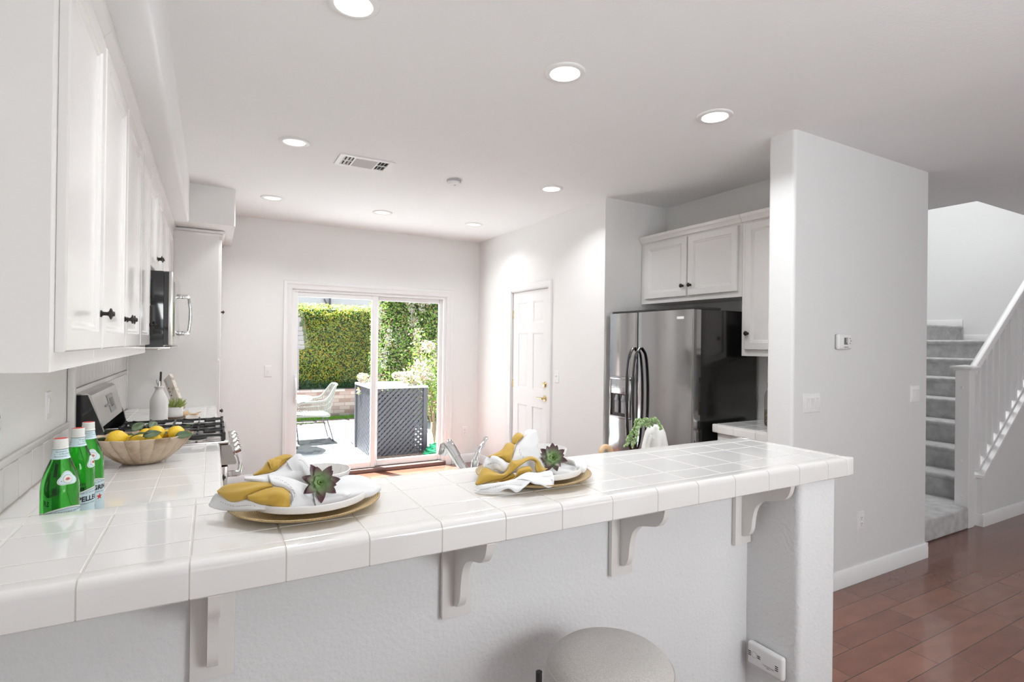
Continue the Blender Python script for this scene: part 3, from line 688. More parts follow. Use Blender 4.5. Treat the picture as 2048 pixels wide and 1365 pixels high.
# backguard: black ends, sloped stainless console
b = MB(); og = [(-.585, .925), (-.455, .925), (-.472, 1.02), (-.535, 1.200), (-.585, 1.200)]
b.prism(og, 1, SY0, SY0+.03); b.prism(og, 1, SY1-.03, SY1); b.box(-.585, -.53, SY0+.03, SY1-.03, .925, 1.19); b.build('backguard', 'black_gloss', t, smooth=20)
b = MB().prism([(-.53, 1.032), (-.488, 1.024), (-.478, 1.032), (-.522, 1.196), (-.538, 1.207), (-.586, 1.207), (-.586, 1.19)], 1, SY0+.004, SY1-.004); con = b.build('console', 'steel', t, smooth=25)
cn = Vector((.966, 0, .259)); cu_ = Vector((-.259, 0, .966)); cc = Vector((-.4995, 3.87, 1.114))
MB().obox(cc+cn*.001, (Y, cu_, cn), .09, .05, .0015, .001).build('display_frame', 'plastic_grey', con)
MB().obox(cc+cn*.0026+cu_*.005, (Y, cu_, cn), .05, .025, .0008).build('display', 'screen_dark', con)
b = MB()
for k in range(6): b.obox(cc+cn*.002+Y*(-.20+.02*k)-cu_*.0, (Y, cu_, cn), .006, .006, .001)
b.build('buttons', 'plastic_grey', con)
def grate(y0, y1):
    b = MB(); x0, x1 = -.46, .07; zt = .962
    for y in (y0, y1): b.box(x0, x1, y-.006, y+.006, zt-.014, zt, .003, 1)
    for x in (x0, (x0+x1)/2, x1): b.box(x-.006, x+.006, y0, y1, zt-.014, zt, .003, 1)
    for x in (x0, x1):
        for y in (y0, y1): b.box(x-.008, x+.008, y-.008, y+.008, .926, zt+.006, .002, 1)
    for cx in (x0+.13, x1-.13):
        cy = (y0+y1)/2
        for k in range(8):
            a = PI/4*k+PI/8*0; e = Vector((cx+math.cos(a)*.125, cy+math.sin(a)*min(.125, (y1-y0)/2), zt+.004)); e.y = max(y0, min(y1, e.y))
            b.tube([(cx+math.cos(a)*.045, cy+math.sin(a)*.045, zt-.002), e], .0055, 6)
    return b
for (a, c) in ((SY0+.035, SY0+.27), (SY0+.282, SY1-.282), (SY1-.27, SY1-.035)):
    gr = grate(a, c).build('burner_grate', 'black_matte', t)
for cx in (-.33, -.06):
    for cy in (SY0+.152, SY1-.152): MB().lathe([(.05, .925), (.05, .932), (.036, .936), (.034, .946), (0, .948)], (cx, cy, 0), 28).build('burner', 'black_matte', t)

# ================================================================ microwave
t = thing('microwave', (-.39, 3.80, 1.44), 'black and steel over-the-range microwave with chrome bar handle', 'microwave')
MB().box(XL+.0015, -.222, 3.422, 4.178, 1.442, 1.848, .003).build('body', 'black_gloss', t)
MB().box(-.45, -.228, 3.4195, 3.423, 1.47, 1.52, .001).build
b = MB()
for (z0, z1, x0, x1) in ((1.70, 1.80, -.285, -.265), (1.50, 1.66, -.285, -.270)): b.box(x0, x1, 3.4195, 3.4225, z0, z1, .0012)
b.build('side_slots', 'black_matte', t)
dr = MB().box(-.218, -.180, 3.422, 4.178, 1.452, 1.848, .005).build('door', 'steel', t)
MB().box(-.2215, -.200, 3.4205, 3.4225, 1.455, 1.846).build('door_edge', 'black_gloss', dr)
MB().box(-.1805, -.1785, 3.48, 3.95, 1.50, 1.80, .001).build('window', 'black_gloss', dr)
b = MB(); b.tube(catmull([(-.128, 4.03, 1.52), (-.120, 4.03, 1.58), (-.117, 4.03, 1.64), (-.120, 4.03, 1.70), (-.128, 4.03, 1.757)], 16), .011, 12)
for z in (1.522, 1.755): b.box(-.181, -.120, 4.015, 4.045, z-.014, z+.014, .004)
b.build('handle', 'chrome', dr)
MB().box(-.56, -.19, 3.43, 4.17, 1.432, 1.443, .003).build('grease_filter', 'steel', t)

# ================================================================ fridge alcove
KX = 3.34
def crownR(y0, y1):
    def f(t):
        b = MB(); b.prism([(KX+.002, 2.37), (KX-.012, 2.378), (KX-.018, 2.395), (KX-.032, 2.41), (KX-.036, 2.432), (KX+.02, 2.432)], 1, y0, y1); b.build('crown_molding', 'cabinet', t, smooth=30)
    return f
cabinet('upper_cabinet', 'white two-door cabinet above the black refrigerator', (KX, NX-.002, 2.612, 3.655, 1.842, 2.41), 'x', -X, [(2.64, 3.108, 1.882, 2.36, (3.075, 1.965)), (3.122, 3.60, 1.882, 2.36, (3.155, 1.965))], crownR(2.612, 3.655))
cabinet('upper_cabinet', 'tall white cabinet right of the refrigerator with knob at its lower left', (KX, NX-.002, 2.125, 2.610, 1.414, 2.41), 'x', -X, [(2.15, 2.575, 1.46, 2.36, (2.545, 1.575))], crownR(2.125, 2.610))
FZ = 1.752; f0, f1 = 2.675, 3.585
t = thing('refrigerator', (3.25, 3.13, 0), 'glossy black side-by-side refrigerator with ice dispenser in the alcove', 'refrigerator')
MB().box(3.0, 3.60, f0+.004, f1-.004, .02, FZ-.012, .004).build('body', 'fridge_side', t)
MB().box(2.955, 3.20, f0, f1, FZ-.012, FZ+.006, .004).build('top_trim', 'black_matte', t)
def fdoor(y0, y1):
    pts = [(3.0, y0), (2.955, y0), (2.932, y0+.006), (2.922, y0+.022), (2.915, (y0+y1)/2), (2.922, y1-.022), (2.932, y1-.006), (2.955, y1), (3.0, y1)]
    c = catmull([(x, y, 0) for x, y in pts[1:-1]], 40); out = [pts[0]]+[(p.x, p.y) for p in c]+[pts[-1]]
    return MB().prism(out, 2, .06, FZ-.014)
ys_ = 3.235
fd1 = fdoor(f0+.002, ys_-.004).build('fridge_door', 'fridge_front', t, smooth=40); fd2 = fdoor(ys_+.004, f1-.002).build('freezer_door', 'fridge_front', t, smooth=40)
def fh(y, nm, par):
    b = MB(); P_ = catmull([(2.912, y, 1.46), (2.872, y, 1.40), (2.852, y, 1.25), (2.846, y, 1.08), (2.852, y, .90), (2.872, y, .72), (2.912, y, .64)], 26)
    rings_ = []
    for i, p in enumerate(P_):
        tt = (P_[min(i+1, 25)]-P_[max(i-1, 0)]).normalized(); n = Y.cross(tt).normalized(); rings_.append([p+Y*(math.cos(a)*.016)+n*(math.sin(a)*.010) for a in [2*PI*k/12 for k in range(12)]])
    V = [[b.bm.verts.new(q) for q in r_] for r_ in rings_]
    for a, c in zip(V, V[1:]):
        for k in range(12): b.bm.faces.new((a[k], a[(k+1) % 12], c[(k+1) % 12], c[k]))
    b.bm.faces.new(V[0]); b.bm.faces.new(V[-1])
    b.build('handle', 'black_gloss', par)
fh(ys_-.036, '', fd1); fh(ys_+.036, '', fd2)
b = MB(); dy_a, dy_b = ys_+.06, f1-.045
fr = MB()
for (a, c, z0, z1) in ((dy_a, dy_b, 1.20, 1.225), (dy_a, dy_b, .885, .905), (dy_a, dy_a+.012, .905, 1.20), (dy_b-.012, dy_b, .905, 1.20)): fr.box(2.900, 2.922, a, c, z0, z1, .003)
dp = fr.build('dispenser_frame', 'fridge_panel', fd2)
MB().box(2.903, 2.92, dy_a+.012, dy_b-.012, 1.085, 1.20, .002).build('control_panel', 'fridge_panel', dp)
MB().box(2.911, 2.92, dy_a+.012, dy_b-.012, .905, 1.085).build('recess', 'black_gloss', dp)
b = MB()
for y in (dy_a+.08, dy_a+.16): b.box(2.899, 2.911, y-.022, y+.022, .93, 1.03, .004); b.cyl((2.90, y, 1.03), (2.908, y, 1.075), .018, .012, 14)
b.build('paddles', 'plastic_grey', dp)
b = MB()
for k in range(7): b.box(2.9018, 2.9035, dy_a+.05+k*.022, dy_a+.058+k*.022, 1.143, 1.149)
b.build('indicator_lights', 'label_white', dp, smooth=0)
MB().box(2.913, 2.93, f0+.085, f0+.145, 1.672, 1.690, .0006).build('badge', 'plastic_white', fd1)
MB().box(2.97, 3.0, f0+.02, f1-.02, .02, .06).build('toe_grille', 'black_matte', t)
# niche counter and its cabinet, jar
nc = thing('kitchen_countertop', (3.33, 2.37, .90), 'short white tiled countertop beside the refrigerator', 'counter')
MB().box(3.033, NX-.002, 2.114, 2.598, .905, .9435).build('grout_bed', 'grout', nc, smooth=0)
b = MB(); tile_top(b, [3.075, 3.24, 3.405, 3.57, NX-.002], [2.115, 2.26, 2.425, 2.557], .946); b.build('field_tiles', 'tile', nc, smooth=0)
b = MB()
for y0, y1 in ((2.115, 2.26), (2.26, 2.425), (2.425, 2.557)): b.prism(bull(3.03, 3.075-g, .888, .946, -1), 1, y0+g, y1-g)
for x0, x1 in ((3.075, 3.24), (3.24, 3.405), (3.405, 3.57), (3.57, NX-.002)): b.prism(bull(2.602, 2.557+g, .888, .946, 1), 0, x0+g, x1-g)
b.box(3.03, 3.074, 2.558, 2.602, .888, .947, .010, 3)
b.build('bullnose_tiles', 'tile', nc, smooth=22)
cabinet('base_cabinet', 'white base cabinet under the short counter beside the refrigerator', (3.07, NX-.002, 2.115, 2.585, 0, .887), 'x', -X, [(2.14, 2.57, .12, .86, (2.53, .78))])
jc = (3.325, 2.36, .946)
t = thing('storage_jar', jc, 'tall glass jar of dried seeds with black stopper on the short counter', 'jar')
MB().lathe([(0, .001), (.036, .001), (.042, .01), (.042, .20), (.036, .228), (.020, .25), (.020, .262)], jc, 32).build('glass_body', 'jar_glass', t)
MB().lathe([(0, .004), (.034, .004), (.040, .012), (.040, .105), (0, .110)], jc, 32).build('dried_seeds', 'jar_seed', t)
MB().lathe([(.021, .252), (.024, .255), (.024, .29), (.021, .294), (0, .294)], jc, 28).build('stopper', 'black_matte', t)

# ================================================================ sink faucet (kitchen side of the bar)
t = thing('kitchen_faucet', (.93, 1.86, CZ), 'chrome pull-out kitchen faucet and lever behind the bar', 'faucet')
fy = 1.86
p1 = at(897, 890, 1, fy+.06); p2 = at(926, 936, 1, fy)
dirv = (p2-p1).normalized(); base = Vector((p2.x+.055, fy-.02, CZ))
pth = catmull([base, base+Vector((0, 0, .045)), p2+dirv*.02, p1+dirv*.05], 16)
MB().lathe([(0, 0), (.032, 0), (.032, .006), (.024, .012), (.022, .05), (0, .05)], base, 28).build('base', 'chrome', t)
MB().tube(pth, .0170, 18).build('spout', 'chrome', t)
b = MB().tube([p1+dirv*.06, p1+dirv*.02, p1-dirv*.004, p1-dirv*.012+Vector((-.004, 0, 0))], [.0195, .021, .0225, .017], 20)
b.tube([p1+dirv*.006, p1+dirv*.004+Vector((-.014, .01, -.004)), p1+Vector((-.018, .012, -.038))], [.016, .020, .018], 18); b.build('spray_head', 'chrome', t)
lv = [at(949, 940, 1, fy-.02), at(951, 922, 1, fy-.02), at(957, 904, 1, fy-.02), at(967, 888, 1, fy-.01), at(973, 875, 1, fy)]
MB().tube(catmull([Vector((lv[0].x, fy-.02, CZ))]+lv, 26), [.014]*6+[.013]*6+[.009]*8+[.0075]*4+[.009, .006], 16).build('lever_handle', 'chrome', t)

# ================================================================ stairs
RX0, RUN, RIS, LZ = 5.67, .27, .20, .18
t = thing('staircase', (6.5, 3.2, 0), 'grey carpeted staircase with white balustrade rising behind the hall wall', 'stairs')
SYA, SYB = 2.16, 4.395
def soft(b, x0, x1, y0, y1, z0, z1): b.box(x0, x1, y0, y1, z0, z1, .022, 4)
b = MB(); soft(b, 4.465, 5.475, 2.07, SYB, .0, LZ); soft(b, 4.465, RX0+.05, 2.16, SYB, .0, LZ-.0004); b.build('carpeted_landing', 'carpet', t)
for k in range(7):
    b = MB(); x0 = RX0+k*RUN; z1 = LZ+(k+1)*RIS
    pts = [(x0, z1-.21), (x0, z1-.05), (x0-.022, z1-.038), (x0-.028, z1-.020), (x0-.020, z1-.005), (x0, z1), (x0+RUN+.03, z1), (x0+RUN+.03, z1-.21)]
    if k == 6: pts = pts[:6]+[(HX1-.001, z1), (HX1-.001, z1-.21)]
    b.prism(pts, 1, SYA+.001, SYB); b.build('carpeted_step', 'carpet', t, smooth=60)
LZ2 = LZ+7*RIS
pe = at(1922, 665, 0, HX1)
yw = pe.y
b = MB(); b.prism([(yw, LZ2), (yw, LZ2+.15), (yw-.02, LZ2+.165), (yw-.026, LZ2+.185), (yw-.012, LZ2+.2), (yw+.3, LZ2+.2), (yw+.3, LZ2)], 0, 7.62, HX1-.001); b.build('carpeted_step', 'carpet', t, smooth=60)
# kerb wall carrying the balustrade
KW0, KW1 = 2.05, 2.158; SL = RIS/RUN
b = MB(); xk = 5.655
b.prism([(xk, 0), (HX1, 0), (HX1, .40+SL*(HX1-xk)), (xk, .40)], 1, KW0, KW1)
struct('wall_stair_kerb', b, 'wall_hall', smooth=0)
b = MB(); b.prism([(KW0-p[0], p[1]) for p in bb_profile(.014)], 0, xk-.012, HX1); b.box(xk-.014, xk, KW0-.012, KW1, 0, .10)
struct('baseboard_stair', b, 'trim')
b = MB(); b.prism([(xk-.012, .40), (HX1, .40+SL*(HX1-xk+.012)), (HX1, .425+SL*(HX1-xk+.012)), (xk-.012, .425)], 1, KW0-.012, KW1+.012)
b.prism([(xk+.02, .43+SL*.03), (HX1, .43+SL*(HX1-xk+.01)), (HX1, .45+SL*(HX1-xk+.01)), (xk+.02, .45+SL*.03)], 1, 2.082, 2.128); b.build('kerb_cap', 'trim', t, smooth=0)
b = MB(); b.box(5.475, 5.575, 2.075, 2.175, LZ*0, 1.315, .003, 1); b.box(5.575, xk, 2.09, KW1, 0, .40)
for z in (.36, .55, 1.16):
    b.ball((5.475, 2.125, z-.1 if z < .4 else z), .012, (.35, 1, 1), 2)
b.build('newel_post', 'trim', t, smooth=30)
b = MB(); b.box(5.462, 5.588, 2.062, 2.188, 1.305, 1.318, .004, 2); b.box(5.445, 5.605, 2.045, 2.205, 1.318, 1.338, .006, 2)
V4 = [(5.45, 2.05), (5.60, 2.05), (5.60, 2.20), (5.45, 2.20)]; vs = [b.bm.verts.new((p[0], p[1], 1.338)) for p in V4]; ap = b.bm.verts.new((5.525, 2.125, 1.352))
for k in range(4): b.bm.faces.new((vs[k], vs[(k+1) % 4], ap))
b.build('newel_cap', 'trim', t, smooth=30)
def railz(x): return 1.275+SL*(x-5.575)
b = MB(); prof = [(-.018, -.035), (.018, -.035), (.018, -.02), (.034, -.005), (.034, .012), (.024, .03), (0, .036), (-.024, .03), (-.034, .012), (-.034, -.005), (-.018, -.02)]
A = [b.bm.verts.new((5.575, 2.105+p[0], railz(5.575)+p[1]*1.25)) for p in prof]; B = [b.bm.verts.new((7.9, 2.105+p[0], railz(7.9)+p[1]*1.25)) for p in prof]
for k in range(len(prof)): b.bm.faces.new((A[k], A[(k+1) % len(prof)], B[(k+1) % len(prof)], B[k]))
b.bm.faces.new(A); b.bm.faces.new(B); b.build('handrail', 'trim', t, smooth=30)
for k in range(18):
    x = 5.70+k*.122
    MB().box(x-.017, x+.017, 2.088, 2.122, .43+SL*(x-xk), railz(x)-.03).build('baluster', 'trim', t, smooth=0)
b = MB(); b.box(HX1-.014, HX1, 2.2, yw-.03, LZ2, LZ2+.085, .003); b.box(HX1-.014, HX1, yw-.02, SYB, LZ2+.2, LZ2+.285, .003)
struct('baseboard_stair_landing', b, 'trim')

# ================================================================ stool
sc = Vector((.925, 1.115, 0)); SZ = .655
t = thing('bar_stool', sc, 'round bar stool with light grey fabric seat in front of the bar', 'stool')
def ov(r_, a, z): return (r_*math.cos(a)*1.0, r_*math.sin(a), z)
st_ = MB().lathe([(0, SZ+.036), (.04, SZ+.0355), (.08, SZ+.033), (.115, SZ+.027), (.140, SZ+.017), (.155, SZ+.004), (.1615, SZ-.008)], sc, 64); st_.lathe([(.1615, SZ-.008), (.1632, SZ-.0105), (.1628, SZ-.013), (.168, SZ-.022), (.1735, SZ-.045), (.1735, SZ-.08), (.165, SZ-.108), (.150, SZ-.12), (0, SZ-.12)], sc, 64)
se = st_.build('seat', 'stool_fabric', t, smooth=60)
MB().tube([(sc.x+.1630*math.cos(a), sc.y+.1630*math.sin(a), SZ-.0100) for a in [2*PI*k/72 for k in range(72)]], .0022, 6, closed=True).build('piping', 'stool_fabric', se)
for k in range(4):
    a = PI/4+k*PI/2+.35
    MB().tube([(sc.x+.12*math.cos(a), sc.y+.12*math.sin(a), SZ-.115), (sc.x+.19*math.cos(a), sc.y+.19*math.sin(a), 0.0)], .010, 12).build('leg', 'black_matte', t)
MB().tube([(sc.x+.165*math.cos(a), sc.y+.165*math.sin(a), .22) for a in [2*PI*k/48 for k in range(48)]], .008, 8, closed=True).build('footrest_ring', 'black_matte', t)
pk = at(1078, 1344, 1, 1.07)
MB().tube([(pk.x, 1.07, SZ-.11), (pk.x, 1.07, pk.z)], .0075, 14).tube([(pk.x, 1.07, SZ-.11), (sc.x-.14, sc.y-.02, SZ-.112)], .0075, 10).build('swivel_lever', 'black_matte', t)

# ================================================================ water bottles + tray
def wrap(mb, R, z0, ang0, profR=None):
    """bend a flat text mesh (x right, y up) around a vertical axis; angle measured from -Y going to +X"""
    for v in mb.bm.verts:
        x, y = v.co.x, v.co.y; rr_ = profR(z0+y) if profR else R; a = ang0+x/R
        v.co = (rr_*math.sin(a), -rr_*math.cos(a), z0+y)
    return mb
BP = [(0, .0), (.036, .0), (.040, .006), (.0405, .02), (.0405, .165), (.0395, .182), (.0368, .199), (.0320, .216), (.0262, .232), (.0212, .245), (.0178, .256), (.0160, .266), (.0152, .276)]
def brad(z):
    for (r0, z0), (r1, z1) in zip(BP[1:], BP[2:]):
        if z0 <= z <= z1 and z1 > z0: return r0+(r1-r0)*(z-z0)/(z1-z0)
    return BP[-1][0]
def band(R, z0, z1, a0, a1, n=30, prof=None, m=1, dr=0):
    return MB().grid([[((prof(z0+(z1-z0)*j/m)+dr if prof else R)*math.sin(a0+(a1-a0)*i/n), -(prof(z0+(z1-z0)*j/m)+dr if prof else R)*math.cos(a0+(a1-a0)*i/n), z0+(z1-z0)*j/m) for i in range(n+1)] for j in range(m+1)])
def bottle(loc, rz, label):
    t = thing('water_bottle', loc, label, 'bottle', 'green sparkling water bottles behind the bar', rz, world=False)
    MB().lathe(BP+[(.0135, .279), (0, .279)], seg=48).build('glass_body', 'green_glass', t, smooth=60)
    c = MB().lathe([(.0158, .273), (.0170, .2735), (.0170, .2765), (.0156, .278), (.0163, .281), (.0155, .284), (.0163, .287), (.0153, .290), (.0158, .294), (.0153, .2985), (.0148, .2990)], seg=36).build('cap', 'label_white', t)
    MB().lathe([(.0146, .2992), (0, .2995)], seg=36).build('cap_top', 'red', c)
    nk = band(.0, .248, .272, 0, 2*PI, 40, brad, 5, .0006).build('neck_label', 'label_blue', t)
    tx = MB()
    for zz, s in ((.2665, 'PELLEGRINO  *  S.'), (.2605, 'S.  *  A.PELLEGRINO'), (.2545, 'PELLEGRINO  *  S.P.')):
        for q in range(2): tx.merge(wrap(text_bm(s, .0042), .0158, zz, q*PI, lambda z: brad(z)+.0010))
    tx.build('neck_lettering', 'ink', nk, smooth=0, recalc=False)
    # body label
    def zt(a): return .115+.013*max(0, math.cos(a*1.15))
    def lab(R_, f0, f1): return MB().grid([[(R_*math.sin(a), -R_*math.cos(a), f(a)) for a in [-1.7+3.4*i/60 for i in range(61)]] for f in (f0, f1)])
    bl = lab(.0410, lambda a: .022, zt).build('body_label', 'label_blue', t)
    b = lab(.04125, lambda a: zt(a)-.003, zt); b.merge(lab(.04125, lambda a: .0215, lambda a: .0245)); b.build('label_border', 'label_white', bl)
    lab(.04128, lambda a: zt(a)-.0052, lambda a: zt(a)-.0042).build('label_line', 'label_teal', bl)
    tx = wrap(text_bm('S.PELLEGRINO', .0195, .0007), .0412, .098, 0, None); 
    for s, z, sz in (('BOTTLED AT THE SOURCE, SAN PELLEGRINO', .1150, .0052), ('SPARKLING NATURAL MINERAL WATER', .0850, .0046)): tx.merge(wrap(text_bm(s, sz), .0412, z, 0))
    for v in tx.bm.verts: 
        q = .0414/math.hypot(v.co.x, v.co.y); v.co.x *= q; v.co.y *= q
    tx.build('label_lettering', 'ink', bl, smooth=0, recalc=False)
    star = MB(); pts = []
    for k in range(10):
        a = PI/2+k*PI/5; rr_ = .011 if k % 2 == 0 else .0045; pts.append(Vector((rr_*math.cos(a), rr_*math.sin(a), 0)))
    c0 = star.bm.verts.new((0, 0, 0)); vv = [star.bm.verts.new(p) for p in pts]
    for k in range(10): star.bm.faces.new((c0, vv[k], vv[(k+1) % 10]))
    wrap(star, .0414, .070, .50).build('red_star', 'red', bl, smooth=0, recalc=False)
    wrap(text_bm('EDIZIONE', .010), .0414, .045, -.35).build('label_small_lettering', 'label_teal', bl, smooth=0, recalc=False)
    # shield badge on the shoulder: rounded triangle
    def shield(sc_, off):
        s = MB(); n = 36; zc_ = .199; c_ = None; ring = []
        R_ = .0385
        def P_(x, y):
            z = zc_+y; rr2 = brad(z)+off; a = x/R_
            return (rr2*math.sin(a), -rr2*math.cos(a), z)
        rows_ = []
        for j in range(6):
            f = j/5; rows_.append([])
            for k in range(n):
                a = 2*PI*k/n; rr2 = sc_*(1+.17*math.cos(3*(a-PI/2)))*f; rows_[-1].append(P_(rr2*math.cos(a)*1.12, rr2*math.sin(a)*.92))
        cv = s.bm.verts.new(P_(0, 0)); pv = None
        for row in rows_[1:]:
            v = [s.bm.verts.new(p) for p in row]
            for k in range(n):
                if pv is None: s.bm.faces.new((cv, v[k], v[(k+1) % n]))
                else: s.bm.faces.new((pv[k], v[k], v[(k+1) % n], pv[(k+1) % n]))
            pv = v
        return s
    bd = shield(.0185, .0008).build('shoulder_badge', 'label_white', t)
    shield(.0168, .0011).build('badge_line', 'label_teal', bd); shield(.0162, .0013).build('badge_face', 'label_blue', bd)
    def onb(x, y, off): rr2 = brad(.199+y)+off; return Vector((rr2*math.sin(x/.0385), -rr2*math.cos(x/.0385), .199+y))
    gl = MB()
    for k in range(7):
        a = math.radians(30+k*20); gl.tube([onb(math.cos(a)*.002, -.004+math.sin(a)*.002, .0022), onb(math.cos(a)*.0062, -.004+math.sin(a)*.0078, .0022)], [.0003, .0006], 5)
    gl.build('badge_crest', 'red', bd)
    sr_ = MB(); c0_ = sr_.bm.verts.new(onb(-.0135, -.0045, .0022)); q_ = [sr_.bm.verts.new(onb(-.0135+(.0019 if k % 2 == 0 else .0008)*math.cos(PI/2+k*PI/5), -.0045+(.0019 if k % 2 == 0 else .0008)*math.sin(PI/2+k*PI/5), .0022)) for k in range(10)]
    for k in range(10): sr_.bm.faces.new((c0_, q_[k], q_[(k+1) % 10]))
    sr_.build('badge_star', 'red', bd, smooth=0)
    for (sx, sz, sr, mt_) in ((0, 0, .0105, 'label_teal'), (0, 0, .0098, 'label_white')):
        s = MB(); n = 28; a0 = sx/.0385
        V_ = [s.bm.verts.new(((brad(.199+sr*math.sin(2*PI*k/n))+(.0020 if mt_ == 'label_white' else .0016))*math.sin(sr*math.cos(2*PI*k/n)/.0385), -(brad(.199+sr*math.sin(2*PI*k/n))+(.0020 if mt_ == 'label_white' else .0016))*math.cos(sr*math.cos(2*PI*k/n)/.0385), (.199)+sr*math.sin(2*PI*k/n))) for k in range(n)]
        s.bm.faces.new(V_); s.build('badge_emblem', mt_, bd, smooth=0)
    return t
TR = .926
bt = [((-.338, 1.80, TR), 'green mineral water bottle nearest the camera behind the bar', .60), ((-.334, 1.985, TR), 'green mineral water bottle in the middle of the three', 1.35), ((-.330, 2.115, TR), 'green mineral water bottle farthest from the camera, nearest the lemon bowl', .45)]
first = None
for (p, l, a) in bt:
    if first is None: first = bottle(p, a, l)
    else: copytree(first, p, a, l)
t = thing('bottle_tray', (-.29, 1.90, CZ), 'flat black tray under the green water bottles', 'tray')
MB().box(-.40, -.215, 1.735, 2.19, CZ+.001, TR-.0005, .004).build('tray_base', 'black_matte', t)
MB().box(-.40, -.215, 2.182, 2.19, TR-.001, TR+.003, .001).build('tray_rim', 'black_matte', t)

# ================================================================ lemon bowl
bc = Vector((-.268, 3.005, CZ+.0012))
def flute(r_, a, z):
    k = 1+.085*(abs(math.sin(10*a))**.8-.75)*min(1, z/.02)
    return (r_*math.cos(a)*k*1.0, r_*math.sin(a)*k*.74, z+.003*(abs(math.sin(10*a))-.5)*(z/.12)**3)
prof = [(0, .0), (.062, .0), (.075, .003), (.105, .020), (.140, .050), (.172, .085), (.195, .118), (.199, .123), (.196, .126), (.188, .120), (.165, .086), (.132, .054), (.10, .028), (.06, .014), (0, .012)]
o = MB().lathe(prof, bc, 320, flute).build('fruit_bowl', 'bowl_stone', smooth=60); recentre(o, bc)
tag(o, 'oval fluted tan stone bowl filled with lemons', 'bowl')
def lemon_bm():
    return MB().lathe([(0, -.043), (.004, -.041), (.010, -.036), (.022, -.027), (.0295, -.013), (.031, 0), (.0295, .013), (.022, .027), (.010, .036), (.005, .041), (0, .043)], seg=32)
lem = None
LP = [((233, 877), 2.93, 'yellow lemon at the left end of the bowl', 0), ((275, 884), 2.955, 'yellow lemon low at the front of the bowl, left of centre', 1), ((312, 867), 2.99, 'large yellow lemon on top in the middle of the bowl', 0),
      ((306, 882), 2.955, 'yellow lemon low at the front of the bowl, right of centre', 1), ((352, 867), 2.985, 'yellow lemon at the right end of the bowl', 0), ((293, 872), 3.05, 'yellow lemon behind the top middle lemon', 1), ((262, 884), 3.03, 'yellow lemon at the back behind the leaves', 0), ((335, 874), 3.05, 'yellow lemon at the back right, partly hidden', 1)]
for (p, y, l, q) in LP:
    c = at(p[0], p[1], 1, y)
    if lem is None:
        lem = lemon_bm().build('lemon', 'lemon', smooth=60); o = lem
    else: o = lem.copy(); COL.objects.link(o)
    o.location = c; o.rotation_euler = (1.35+.3*q, .3*q, .5+1.9*q+.2*p[0] % 1.3); o.scale = (1.12, 1.12, 1.0)
    tag(o, l, 'lemon', 'lemons in the stone bowl')
def leaf_bm(L_, W_, curl, n=8):
    P_ = []
    for i in range(n+1):
        f = i/n; wd = W_*math.sin(PI*min(1, f**.8))**.8 if 0 < f < 1 else .0006
        P_.append([(L_*f, s*wd, -curl*f*f*L_+abs(s)*.28*wd) for s in (-1, -.5, 0, .5, 1)])
    return MB().grid(P_)
lf = None; random.seed(3)
LV = [((243, 868), 2.96, 2.6, .35), ((262, 862), 3.03, .6, .5), ((272, 872), 2.95, 3.0, .25), ((300, 858), 3.06, 1.2, .6), ((285, 874), 2.90, .2, .3), ((300, 868), 2.92, 3.4, .2), ((345, 880), 2.90, 3.1, .1), ((350, 874), 2.90, .15, .2), ((362, 862), 3.02, .3, .7), ((282, 860), 3.06, 2.2, .4), ((222, 884), 2.98, 2.9, .2), ((328, 870), 2.97, 1.0, .3)]
for i, (p, y, a, e) in enumerate(LV):
    c = at(p[0], p[1], 1, y)
    if lf is None: lf = leaf_bm(.075, .019, .35).build('lemon_leaf', 'lemon_leaf', smooth=60, solid=.0006); o = lf
    else: o = lf.copy(); COL.objects.link(o)
    o.location = c; o.rotation_euler = (.6*math.sin(i*2.1)+.5, -e, a)
    tag(o, 'dark green lemon leaf tucked among the lemons in the stone bowl', 'leaf', 'lemon leaves in the stone bowl')

# ================================================================ things beyond the stove
oc = Vector((-.302, 4.36, CZ))
t = thing('oil_bottle', oc, 'white ceramic oil bottle with metal pourer beside the stove', 'bottle')
MB().lathe([(0, 0), (.050, 0), (.053, .004), (.053, .145), (.050, .165), (.036, .198), (.024, .222), (.022, .236), (.029, .245), (.029, .249), (.018, .250), (0, .250)], oc, 44).build('ceramic_body', 'ceramic', t, smooth=60)
MB().tube([oc+Vector((0, 0, .248)), oc+Vector((.002, 0, .285))], [.010, .006], 12).tube([oc+Vector((0, 0, .25)), oc+Vector((-.012, 0, .27)), oc+Vector((-.014, 0, .295))], .0035, 8).build('pourer', 'steel', t)
pc = Vector((-.222, 4.60, CZ))
t = thing('potted_succulent', pc+Vector((0, 0, .012)), 'small green succulent in a white pot beside the oil bottle', 'plant')
MB().lathe([(0, .012), (.050, .012), (.052, .02), (.052, .082), (.048, .082), (.046, .07), (0, .068)], pc, 36).build('pot', 'ceramic', t)
b = MB(); random.seed(5)
for k in range(46):
    a = random.random()*2*PI; el = random.uniform(.2, 1.45); L_ = random.uniform(.045, .075); d = Vector((math.cos(a)*math.cos(el), math.sin(a)*math.cos(el), math.sin(el)))
    s0 = pc+Vector((math.cos(a)*.02, math.sin(a)*.02, .07)); b.tube([s0, s0+d*L_*.5+Vector((0, 0, .006)), s0+d*L_+Vector((0, 0, .012))], [.006, .0065, .001], 6)
b.build('leaves', 'echeveria_green', t)
t = thing('wooden_coaster', pc, 'round dark wooden board under the small succulent pot', 'board')
MB().lathe([(0, 0), (.066, 0), (.068, .003), (.068, .009), (.066, .012), (0, .012)], pc, 36).build('board', 'wood_dark', t)
